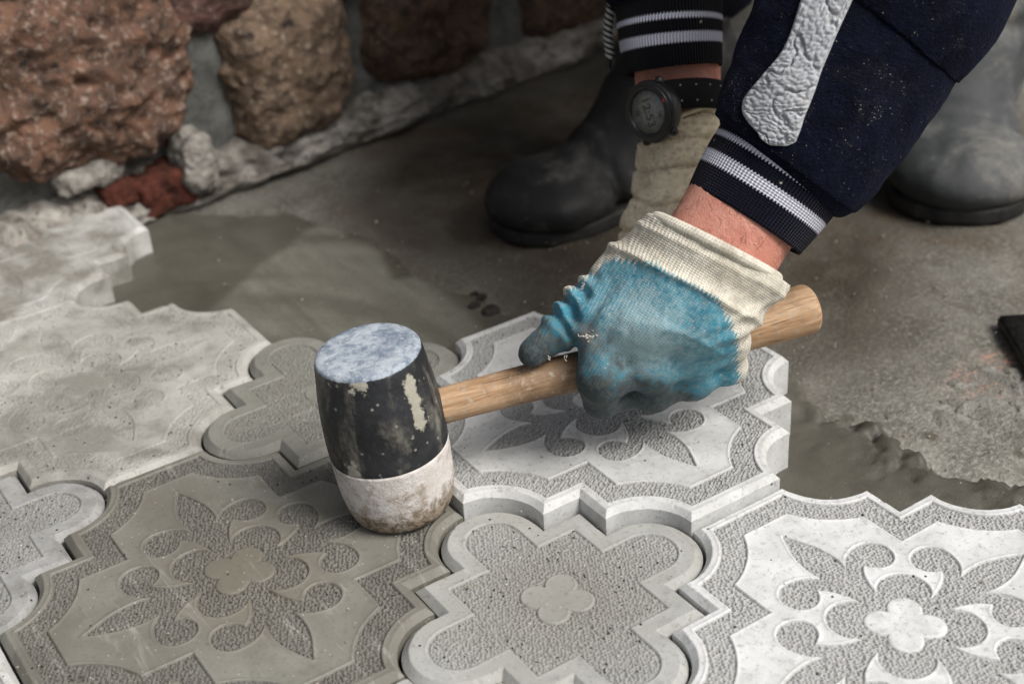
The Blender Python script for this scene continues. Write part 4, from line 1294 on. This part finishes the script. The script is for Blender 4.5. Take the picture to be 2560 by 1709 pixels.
# ---- sleeves and cuffs
def sleeve(name, px, radii, flat, mat, side, parent, seed, nv=110, n=130, fold=0.055):
    pts = np.array(px)
    path = catmull(pts, n)
    rad = catmull(np.stack([radii] * 3, -1), n)[:, 0]
    def dsp(u, v):
        q = np.stack([u * 24, np.cos(v) * 1.3, np.sin(v) * 1.3], -1)
        q2 = np.stack([u * 70, np.cos(v) * 3, np.sin(v) * 3], -1)
        e = sstep(0.0, 0.02, u)
        return e * (fold * fbm(q, 3, seed) + fold * 0.45 * fbm(q2, 3, seed + 3) + 0.018 * np.exp(-((v - 5.35) / 0.05) ** 2) + 0.022 * np.cos(v * 9 + 4 * fbm(q, 2, seed + 7)) * np.exp(-np.abs(u - 0.018) / 0.022))
    V, F, U, A = sweep(path, rad, rad * flat, side, nv, dsp, cap=False)
    return V, F, U, A
RIGHT = RN[:, 0]
SIDE1 = nrm(at(1990, 440, 0.848) - at(1655, 245, 0.848))
SL1 = [at(1781, 394, 0.851), at(1797, 374, 0.850), at(1822, 338, 0.848), at(1880, 238, 0.845), at(1975, 62, 0.840), EL1, EL1 * 0.5 + SH1 * 0.5, SH1]
V1, F1, U1, A1_ = sleeve('sleeve', SL1, [0.0420, 0.0495, 0.0530, 0.0580, 0.0645, 0.068, 0.075, 0.085], 0.78, M_NAVY, SIDE1, person, 401)
F1 = np.asarray(F1)
slv = mesh('sleeve', V1 - PL, F1, M_NAVY, person)
slv['label'] = 'navy velour sleeve of the arm swinging the mallet'
def knit_cuff(name, pts, ra, rb, side, mat, parent, seed, n=50, nv=150):
    path = catmull(np.array(pts), n)
    rr = catmull(np.stack([ra] * 3, -1), n)[:, 0]
    rt = catmull(np.stack([rb] * 3, -1), n)[:, 0]
    T = np.gradient(path, axis=0)
    V, F, U, A = sweep(path, rr, rt, side, nv, lambda u, v: 0.014 * fbm(np.stack([u * 25, np.cos(v) * 1.5, np.sin(v) * 1.5], -1), 2, seed), cap=False)
    # turned-in hem
    first = V[:nv]
    c = first.mean(0)
    ax = nrm(path[1] - path[0])
    inner = [first + (c - first) * k + ax * z for k, z in ((0.015, -0.0013), (0.045, -0.0010), (0.07, 0.002), (0.075, 0.012))]
    V = np.concatenate(inner[::-1] + [V])
    F = grid_faces(n + 4, nv, wrap_v=True)[:, ::-1]
    U = np.concatenate([np.zeros(4 * nv), U])
    A = np.concatenate([np.tile(A[:nv], 4), A])
    return mesh(name, V - PL, F, mat, parent, attrs={'band': U, 'ribs': A * float(np.mean(ra))})
CS1 = nrm(at(1840, 570, 0.852) - at(1580, 430, 0.854))
cuff1 = knit_cuff('knit_cuff', [at(1710, 500, 0.853), at(1738, 457, 0.852), at(1764, 418, 0.851), at(1790, 380, 0.850)], [0.0385, 0.0405, 0.0418, 0.0425], [0.0300, 0.0315, 0.033, 0.034], CS1, M_CUFF, slv, 411)
SL2 = [at(1533, 8, 1.026), at(1531, -20, 1.026), at(1529, -70, 1.028), at(1527, -170, 1.03), EL2, EL2 * 0.5 + SH2 * 0.5, SH2]
V2, F2, U2, A2_ = sleeve('sleeve', SL2, [0.039, 0.046, 0.052, 0.058, 0.065, 0.075, 0.085], 0.8, M_BLACK, RIGHT, person, 431)
slv2 = mesh('sleeve', V2 - PL, np.asarray(F2), M_NAVY, person)
slv2['label'] = 'dark sleeve of the arm wearing the watch'
cuff2 = knit_cuff('knit_cuff', [at(1545, 158, 1.028), at(1540, 105, 1.027), at(1536, 50, 1.026), at(1532, -10, 1.026)], [0.0345, 0.0360, 0.0372, 0.0382], [0.028, 0.029, 0.030, 0.031], nrm(at(1652, 138, 1.028) - at(1436, 180, 1.028)), M_CUFFB, slv2, 441)

# padded pale strip sewn down the sleeve, following the cloth
bvh = BVHTree.FromPolygons([Vector(p) for p in V1.tolist()], F1.tolist())
camv = Vector(CAM)
ROWS = [(1787, 336, 1768, 334, 1803, 336), (1788, 326, 1746, 318, 1824, 327), (1787, 312, 1738, 304, 1830, 316), (1782, 290, 1722, 288, 1838, 296), (1778, 262, 1704, 262, 1846, 270), (1776, 235, 1705, 232, 1856, 246), (1792, 200, 1722, 206, 1872, 205), (1815, 165, 1752, 172, 1886, 162),
        (1842, 118, 1786, 132, 1905, 116), (1866, 65, 1812, 80, 1928, 62), (1890, 10, 1832, 20, 1952, 10), (1910, -45, 1850, -40, 1975, -48), (1935, -110, 1872, -105, 2003, -112), (1962, -180, 1898, -176, 2032, -184)]
rl_ = catmull(np.array([(r[2], r[3]) for r in ROWS], float), 230)
rr_ = catmull(np.array([(r[4], r[5]) for r in ROWS], float), 230)
NJ = 60
pv = []
prev = None
for i in range(230):
    for j in range(NJ):
        t = j / (NJ - 1)
        px = rl_[i] * (1 - t) + rr_[i] * t
        d = Vector(ray(px[0], px[1])).normalized()
        hit, nn, idx_, dist = bvh.ray_cast(camv, d)
        if hit is None:
            hit, nn, idx_, dist = bvh.find_nearest(Vector(at(px[0], px[1], 0.86)))
        if nn.dot(d) > 0:
            nn = -nn
        e = min(t, 1 - t) * 2
        ee = min(1.0, min(e / 0.16, i / 13.0, 1.0))
        q = np.array([px[0] / 16.0, px[1] / 16.0, 0.0])
        pv.append((hit, nn, ee, q))
H = np.array([p[0][:] for p in pv])
NN = np.array([p[1][:] for p in pv])
EE = np.array([p[2] for p in pv])
QQ = np.array([p[3] for p in pv])
NN = nrm_rows(NN)
hgt = 0.0019 * np.sqrt(np.clip(EE * (2 - EE), 0, 1))
cell = dimples(QQ[:, 0] * 13 + 11 * fbm(QQ * 0.7, 3, 461), QQ[:, 1] * 18 + 11 * fbm(QQ * 0.7, 3, 463), 12.5, 465) / 7.2
cr2 = np.abs(fbm(QQ * np.array([0.35, 0.35, 1]) + 40, 3, 457))
hgt = hgt + EE * (0.0011 * (1 - np.clip(cell, 0, 1) ** 2) + 0.0019 * sstep(0.0, 0.09, cr2) - 0.0012)
PV = H + NN * (hgt - 0.0006 * (EE <= 0))[:, None]
def strip_mat():
    m = Mat('crinkled pale padding')
    v = m.obj()
    n2 = m.noise(v, 500.0, 3, 0.65)
    n3 = m.noise(v, 1400.0, 2, 0.6)
    n1 = m.noise(v, 60.0, 5, 0.6)
    c = m.mix(m.rng(n1, 0.3, 0.75), (0.34, 0.355, 0.38), (0.47, 0.485, 0.51))
    c = m.mix(m.rng(m.math('ADD', n2, m.math('MULTIPLY', n1, 0.4)), 0.68, 0.9, 0, 0.55), c, (0.22, 0.21, 0.185))
    return m.done(c, 0.95, m.bump(m.math('ADD', m.math('MULTIPLY', n3, 0.5), m.math('MULTIPLY', n2, 0.7)), 0.4, 0.0009), 0.12)
o = mesh('padded_strip', PV - PL, grid_faces(230, NJ), strip_mat(), slv)
me = o.data
if me.polygons[2000].normal.dot(Vector(CAM - PL) - me.polygons[2000].center) < 0:
    me.flip_normals()

# ---- jacket body and trousers
def jacket_f(P):
    d = ellip(P, CHEST, np.eye(3), (0.175, 0.175, 0.15))
    d = smin(d, rcone(P, CHEST, BELLY, 0.155, 0.15), 0.05)
    d = smin(d, rcone(P, BELLY, HIP + np.array([-0.03, -0.03, 0.05]), 0.15, 0.15), 0.05)
    d = smin(d, rcone(P, SH1, SH2, 0.085), 0.05)
    d = smin(d, rcone(P, CHEST, NECK, 0.095, 0.075), 0.03)
    return d + 0.006 * fbm(P * 14, 3, 471)
V, F = sdf_mesh(jacket_f, (0.46, -0.04, 0.10), (1.26, 0.80, 0.92), 0.012)
mesh('jacket_body', V - PL, F, M_NAVY, person)
def trousers_f(P):
    d = ellip(P, HIP, np.eye(3), (0.17, 0.17, 0.15))
    for hj, kn, an in ((HJ1, KN1, ANK1), (HJ2, KN2, ANK2)):
        lo_ = an + (kn - an) * 0.28
        d = smin(d, rcone(P, hj, kn, 0.10, 0.078), 0.04)
        d = smin(d, rcone(P, kn, lo_, 0.078, 0.074), 0.02)
    return d + 0.006 * fbm(P * 18, 3, 473)
V, F = sdf_mesh(trousers_f, (0.45, 0.03, 0.06), (1.20, 0.74, 0.62), 0.011)
mesh('trousers', V - PL, F, M_BLACK, person)

# ---- rubber boots
def boot_mat(name, a, b, dust):
    m = Mat(name)
    v = m.obj()
    n1 = m.noise(v, 14.0, 5, 0.6, 0.5)
    n2 = m.noise(v, 120.0, 4, 0.65)
    c = m.mix(m.rng(n1, 0.3, 0.7), a, b)
    c = m.mix(m.rng(m.math('ADD', m.math('MULTIPLY', n1, 0.8), m.math('MULTIPLY', n2, 0.3)), 0.55, 0.85, 0, dust), c, (0.22, 0.205, 0.18))
    return m.done(c, m.rng(n1, 0.3, 0.7, 0.55, 0.85), m.bump(n2, 0.3, 0.002), 0.3)
def boot_f(P):
    X, Y, Z = P[..., 0], P[..., 1], P[..., 2]
    Q = P * np.array([1.0, 1.0, 1.0])
    d = rcone(Q, (0.075, 0, 0.10), (0.085, 0, 0.36), 0.050, 0.060)
    d = smin(d, rcone(Q, (0.052, 0, 0.045), (0.072, 0, 0.12), 0.042, 0.047), 0.02)
    d = smin(d, rcone(Q, (0.07, 0.0, 0.048), (0.185, 0.004, 0.030), 0.046, 0.031), 0.03)
    d = smin(d, ellip(Q, (0.222, 0.004, 0.029), np.eye(3), (0.062, 0.052, 0.029)), 0.022)
    d = smin(d, rcone(Q, (0.095, 0, 0.115), (0.160, 0.002, 0.050), 0.043, 0.034), 0.025)
    cre = np.exp(-((Z - 0.115 - 0.25 * (X - 0.09)) / 0.010) ** 2) + 0.7 * np.exp(-((Z - 0.155 + 0.2 * (X - 0.09)) / 0.009) ** 2) + 0.7 * np.exp(-((X - 0.168 - 0.3 * Z) / 0.009) ** 2) * (Z < 0.10)
    d = d + 0.006 * cre + 0.007 * fbm(P * 13, 3, 481)
    # toe cap edge
    d = d - 0.0018 * sstep(0.185, 0.190, X + 0.15 * Z)
    d = np.maximum(d, 0.012 - Z)
    d = np.maximum(d, Z - 0.34)
    return d
def sole_f(P):
    X, Y, Z = P[..., 0], P[..., 1], P[..., 2]
    t = np.clip((X - 0.0) / 0.285, 0, 1)
    w = np.interp(t, [0, 0.05, 0.2, 0.45, 0.75, 0.9, 0.97, 1.0], [0.018, 0.034, 0.040, 0.038, 0.051, 0.046, 0.030, 0.012])
    d = np.abs(Y - 0.004 * t) - w
    d = np.maximum(d, np.abs(X - 0.1425) - 0.1425)
    low = np.where((X > 0.085) & (X < 0.115), 0.010, 0.0)
    tread = 0.0
    d = np.maximum(d, np.maximum(Z - 0.015, low * 0.6 - Z)) + tread
    return d
BMESH = {}
BMESH['b'] = sdf_mesh(boot_f, (-0.02, -0.085, 0.0), (0.31, 0.085, 0.36), 0.0042)
BMESH['s'] = sdf_mesh(sole_f, (-0.012, -0.068, -0.010), (0.300, 0.070, 0.034), 0.0030)
M_SOLE = plain_rough('black rubber sole', (0.010, 0.010, 0.011), (0.030, 0.029, 0.027), 30, 0.6, 0.002, 0.4)
for toe, dr, mt, lab in ((HEEL1, DIR1, boot_mat('black rubber boot', (0.007, 0.007, 0.0075), (0.022, 0.022, 0.022), 0.45), 'black rubber boot behind the watch arm, toe to the left'),
                         (HEEL2, DIR2, boot_mat('dusty grey rubber boot', (0.024, 0.027, 0.028), (0.078, 0.083, 0.085), 0.85), 'dusty grey rubber boot at the right edge, toe to the camera')):
    sc = 0.94 if dr is DIR1 else 1.0
    Mb = np.stack([dr, (1.08 if dr is DIR1 else 1.22) * np.cross([0, 0, 1.0], dr), np.array([0, 0, 1.0])], 1) * sc
    toe = toe + dr * 0.285 * (1 - sc)
    b = mesh('boot', BMESH['b'][0] @ Mb.T + toe - PL, BMESH['b'][1], mt, person)
    b['label'] = lab
    mesh('sole', BMESH['s'][0] @ Mb.T + toe - PL, BMESH['s'][1], M_SOLE, b)

# ---- second glove, hanging behind
G2O = at(1562, 262, 1.034)
G2S = nrm(at(1668, 252, 1.035) - at(1465, 328, 1.035))
def glove2_f(P):
    a, b, c = at(1562, 300, 1.036), at(1556, 410, 1.040), at(1540, 520, 1.048)
    X = nrm(RIGHT)
    up_ = nrm(a - b)
    fr = np.cross(X, up_)
    q = P - b
    u = q @ up_
    k = np.clip((u + 0.045) / 0.09, 0, 1)
    e = (np.sqrt(((q @ X) / (0.0300 + 0.002 * np.sin(k * 3))) ** 2 + ((q @ fr) / 0.026) ** 2) - 1) * 0.026
    e = np.maximum(e, -u - 0.04)
    d = smin(e, rcone(P, b - up_ * 0.02, c, 0.025, 0.021), 0.02)
    d = smin(d, rcone(P, b - up_ * 0.03 - X * 0.006, c - X * 0.010, 0.024, 0.020), 0.015)
    d = smin(d, rcone(P, b - up_ * 0.03 + X * 0.012, c + X * 0.020, 0.022, 0.019), 0.015)
    for k, (dx, ln) in enumerate(((-0.024, 0.055), (-0.008, 0.062), (0.010, 0.058), (0.027, 0.046))):
        k0 = c + X * dx
        k1 = k0 - up_ * ln * 0.6 + fr * 0.006
        k2 = k1 - up_ * ln * 0.35 - fr * 0.012
        d = smin(d, smin(rcone(P, k0, k1, 0.0125, 0.0110), rcone(P, k1, k2, 0.0110, 0.0095), 0.004), 0.006)
    t0 = b - up_ * 0.035 - X * 0.022
    d = smin(d, smin(rcone(P, t0, t0 - up_ * 0.04 - X * 0.012, 0.014, 0.012), rcone(P, t0 - up_ * 0.04 - X * 0.012, t0 - up_ * 0.075 - X * 0.006, 0.012, 0.0095), 0.005), 0.010)
    pl = nrm(np.cross(G2S, fr))
    if pl @ up_ < 0:
        pl = -pl
    d = np.maximum(d, (P - G2O) @ pl)
    return d
c2 = at(1540, 460, 1.045)
V, F = sdf_mesh(glove2_f, c2 - 0.13, c2 + np.array([0.10, 0.10, 0.13]), 0.0024)
N = vert_normals(V, F)
X2, U2_ = nrm(RIGHT), nrm(at(1562, 300, 1.036) - at(1556, 410, 1.040))
uu = (V - c2) @ U2_
V = V + N * ((-0.0050 * np.exp(-(np.sin(uu * 150 + 1.6 * fbm(V * 20, 2, 491)) ** 2) / 0.045) * sstep(-0.05, -0.02, uu) - 0.0022 * np.exp(-(np.sin(uu * 520 + 2.0 * fbm(V * 20, 2, 492)) ** 2) / 0.10) * sstep(0.030, 0.040, uu)) + 0.0014 * fbm(V * 60, 3, 493) + 0.003 * fbm(V * 26, 2, 495))[:, None]
glove2 = mesh('glove', V - PL, F, M_GLOVEB, person, attrs={'knit': np.stack([V @ X2 + 0.4 * (V @ np.cross(X2, U2_)), uu, uu * 0], -1)})
glove2['label'] = 'dusty beige cotton glove on the hand with the watch'
rp = ring_path(G2O, G2S, nrm(np.cross(G2S, U2_)), 0.0330, 0.0262, 90, 0.02, 97)
rows = []
for k in range(10):
    a = 2 * np.pi * k / 10
    rows.append(rp + nrm_rows(rp - G2O) * (0.0020 * math.cos(a)) + U2_ * (0.0022 * math.sin(a)))
rows = np.array(rows)
pk = np.stack([np.tile(np.arange(90) / 90 * 0.19, (10, 1)), np.repeat((np.arange(10) / 10 * 0.012)[:, None], 90, 1), np.zeros((10, 90))], -1)
mesh('rolled_rim', rows.reshape(-1, 3) - PL, grid_faces(10, 90, wrap_u=True, wrap_v=True), M_GLOVEB, glove2, attrs={'knit': pk.reshape(-1, 3)})

# ---- wrist watch
def simple(name, col, rough=0.4, spec=0.5):
    m = Mat(name)
    v = m.obj()
    n1 = m.noise(v, 250.0, 4, 0.6)
    return m.done(m.mix(m.rng(n1, 0.35, 0.75), col, tuple(min(1, x * 1.5 + 0.002) for x in col)), rough, m.bump(n1, 0.15, 0.0006), spec)
M_CASE = simple('black resin', (0.008, 0.008, 0.009), 0.35)
M_STRAP = simple('black strap resin', (0.003, 0.003, 0.0034), 0.75, 0.2)
M_LCD = simple('grey liquid crystal', (0.155, 0.155, 0.140), 0.25)
M_INK = simple('display digits', (0.030, 0.033, 0.032), 0.4)
M_REDM = simple('red mark', (0.45, 0.02, 0.02), 0.4)
M_PIN = simple('pale strap pin', (0.40, 0.40, 0.38), 0.4)
WC = at(1496, 256, 0.995)
tocam = nrm(CAM - WC)
left = -nrm(RN[:, 0]) * 0.98 - nrm(RN[:, 1]) * 0.20
wz_ = nrm(tocam * 0.72 + left * 0.70)
wdown = -RN[:, 1] * 0.97 + RN[:, 0] * 0.24
WM = frame(z=wz_, x=wdown)                   # x runs down the text line, z out of the dial
watch = empty('wristwatch', WC - PL)
watch.rotation_euler = Matrix(WM.tolist()).to_euler()
watch.parent = person
watch['label'] = 'black digital wristwatch'
cp = [(0.0, -0.008), (0.019, -0.008), (0.0205, -0.006), (0.0213, -0.001), (0.0213, 0.002), (0.0205, 0.0035), (0.0, 0.0035)]
V, F = lathe(cp, 64)
th = np.arctan2(V[:, 1], V[:, 0])
r_ = np.hypot(V[:, 0], V[:, 1])
V[:, 0] *= 1 + 0.02 * np.cos(th * 4) * (r_ > 0.018)
V[:, 1] *= 1 + 0.02 * np.cos(th * 4) * (r_ > 0.018)
mesh('case', V, F, M_CASE, watch)
V, F = lathe([(0.0150, 0.0034), (0.0196, 0.0034), (0.0200, 0.0048), (0.0192, 0.0060), (0.0170, 0.0064), (0.0152, 0.0052), (0.0148, 0.0042), (0.0150, 0.0034)], 64)
mesh('bezel', V, F, M_CASE, watch)
V, F = lathe([(0.0, 0.0042), (0.0152, 0.0042), (0.0152, 0.0036), (0.0, 0.0036)], 48)
mesh('display', V, F[:, ::-1], M_LCD, watch)
def text_mesh(body_, size, x, y, name):
    cu = bpy.data.curves.new(name, 'FONT')
    cu.body = body_
    cu.size = size
    cu.align_x = 'CENTER'
    cu.align_y = 'CENTER'
    cu.extrude = 0.00005
    t = bpy.data.objects.new(name, cu)
    COL.objects.link(t)
    bpy.context.view_layer.update()
    me = bpy.data.meshes.new_from_object(t.evaluated_get(bpy.context.evaluated_depsgraph_get()))
    bpy.data.objects.remove(t)
    me.materials.clear()
    me.materials.append(M_INK)
    o = bpy.data.objects.new(name, me)
    link(o, watch)
    o.location = (x, y, 0.0044)
    return o
text_mesh('12:53', 0.0098, 0.000, 0.000, 'digits')
text_mesh('10', 0.0042, 0.004, 0.0095, 'digits')
text_mesh('23', 0.0042, -0.002, -0.0095, 'digits')
V, F = box(0.0025, 0.0010, 0.0006)
o = mesh('index_mark', V, F, M_REDM, watch, smooth=False); o.location = (-0.0035, 0.0175, 0.0063)
for k, (bx_, by_) in enumerate(((-0.0175, 0.0125), (-0.0175, -0.0125), (0.0175, 0.0125), (0.0175, -0.0125))):
    V, F = box(0.006, 0.005, 0.005, 0.001)
    o = mesh('button', V, F, M_CASE, watch)
    o.location = (bx_, by_, -0.001)
    o.rotation_euler = (0, 0, math.atan2(by_, bx_))
# strap round the wrist
sc_ = at(1557, 236, 1.028)
sx = nrm(at(1650, 216, 1.028) - at(1470, 262, 1.028))
su = nrm(EL2 - WR2)
sx = nrm(sx - su * (su @ sx) * 0.8)
sf = nrm(np.cross(sx, nrm(np.cross(np.cross(sx, su), sx))))
sb = np.cross(sx, su)
th = np.linspace(0, 2 * np.pi, 96, endpoint=False)
rows = []
wdir = nrm(np.cross(sb, sx))
for off, ww in ((0.0, -0.0105), (0.0014, -0.0105), (0.0026, -0.009), (0.0026, 0.009), (0.0014, 0.0105), (0.0, 0.0105)):
    rows.append(sc_ + np.outer(np.cos(th), sx) * (0.0318 + off) + np.outer(np.sin(th), sb) * (0.0250 + off) + wdir * ww)
V = np.array(rows).reshape(-1, 3)
WMi = WM.T
mesh('strap', (V - WC) @ WM, grid_faces(6, 96, wrap_u=True, wrap_v=True), M_STRAP, watch)
for k, ang in enumerate((0.62, 0.95, 1.28, 1.6)):
    for ww in (-0.0055, 0.0055):
        s_ = -1 if (sb @ (CAM - sc_)) < 0 else 1
        p = sc_ + math.cos(ang) * sx * 0.0346 + s_ * math.sin(ang) * sb * 0.0278 + wdir * ww
        V, F = box(0.0012, 0.0012, 0.0012, 0.0003)
        o = mesh('strap_pin', V, F, M_PIN, watch)
        o.location = (p - WC) @ WM

# ---- drawcord of the jacket
M_CORDW = simple('white cord strand', (0.40, 0.40, 0.38), 0.9)
M_CORDB = simple('black cord strand', (0.006, 0.006, 0.007), 0.9)
ca, cb = at(1402, -60, 1.03), at(1397, 132, 1.05)
cord = empty('drawcord', ca - PL)
cord.parent = person
n = 150
tt_ = np.linspace(0, 1, n)
axp = ca + (cb - ca) * tt_[:, None] + nrm(RIGHT) * (0.0012 * np.sin(tt_ * 7))[:, None]
e1 = nrm(RIGHT); e2 = nrm(np.cross(e1, cb - ca))
for k in range(4):
    ph = tt_ * 46 + k * math.pi / 2
    pts = axp + np.outer(np.cos(ph), e1) * 0.0019 + np.outer(np.sin(ph), e2) * 0.0019
    v, f = tube(pts, 0.0015, 7)
    mesh('cord_strand', v - ca, f, M_CORDW if k % 2 == 0 else M_CORDB, cord)
v, f = tube(np.linspace(cb - (cb - ca) * 0.02, cb + nrm(cb - ca) * 0.0085, 6), [0.0026, 0.0028, 0.0028, 0.0027, 0.0027, 0.0024], 14)
mesh('cord_tip', v - ca, f, M_CASE, cord)

# ================================================================== loose things on the ground
M_BOARD = plain_rough('dark weathered slab', (0.012, 0.011, 0.009), (0.050, 0.045, 0.037), 60, 0.7, 0.004)
p0 = onz(2290, 722, G0 + 0.012)
p1 = onz(2349, 820, G0 + 0.012)
bd = nrm(p1 - p0); bd[2] = 0
V, F = box(0.20, 0.13, 0.010, 0.002)
V = V + 0.0015 * fbm(V * 60, 3, 501)[:, None]
brd = mesh('dark_board', V, F, M_BOARD)
pr = np.array([-bd[1], bd[0], 0])
if pr @ RIGHT < 0:
    pr = -pr
cc = p0 + bd * 0.098 + pr * 0.066
brd.location = (cc[0], cc[1], G0 + 0.0065)
brd.rotation_euler = (0, 0, math.atan2(bd[1], bd[0]))
tag(brd, 'dark weathered flat board poking in at the right edge', 'board')
M_CRUMB = plain_rough('dark crumb', (0.010, 0.009, 0.008), (0.05, 0.045, 0.036), 90, 0.8, 0.003)
for k, (x, y, s_, lab) in enumerate(((1085, 676, 0.0070, 'largest dark crumb beyond the raised tile'), (1103, 683, 0.0055, 'dark crumb just right of the largest crumb'), (1088, 703, 0.0050, 'dark crumb below the largest crumb'), (1126, 716, 0.0060, 'dark crumb closest to the raised tile'))):
    o = boulder('mortar_crumb', onz(x, y, -0.030), (s_ * 1.2, s_ * 0.8, s_ * 0.5), 600 + k, 0.45, None, M_CRUMB, 0.7, 12, None, 0.2)
    tag(o, lab, 'crumb', 'dark crumbs on the mortar')

# sand and cement grit scattered over the tiles and the slab
M_GRIT = plain_rough('sand grit', (0.16, 0.14, 0.11), (0.42, 0.38, 0.31), 900, 0.9, 0.0003, 0.3)
rs = np.random.RandomState(77)
parts = []
octv = np.array([(1, 0, 0), (-1, 0, 0), (0, 1, 0), (0, -1, 0), (0, 0, 1), (0, 0, -1)], float)
octf = [(0, 2, 4), (2, 1, 4), (1, 3, 4), (3, 0, 4), (2, 0, 5), (1, 2, 5), (3, 1, 5), (0, 3, 5)]
for k in range(900):
    if k < 520:
        x, y, z = rs.uniform(-0.25, 0.40), rs.uniform(-0.30, 0.42), 0.0003
        if x > 0.14 and abs(y) < 0.14:
            z = 0.0085
    else:
        x, y = rs.uniform(0.42, 0.95), rs.uniform(-0.25, 0.45)
        z = G0 + 0.003
    s_ = abs(rs.normal(0, 0.00045)) + 0.00022 + (0.0006 if k % 37 == 0 else 0) + (0.0005 if k >= 520 else 0)
    parts.append((octv * rs.uniform(0.6, 1.2, (6, 1)) * s_ + np.array([x, y, z]), octf))
v, f = join(parts)
tag(mesh('sand_grit', v, f, M_GRIT, smooth=False), 'loose sand and cement grit scattered over tiles and slab', 'grit', kind='stuff')
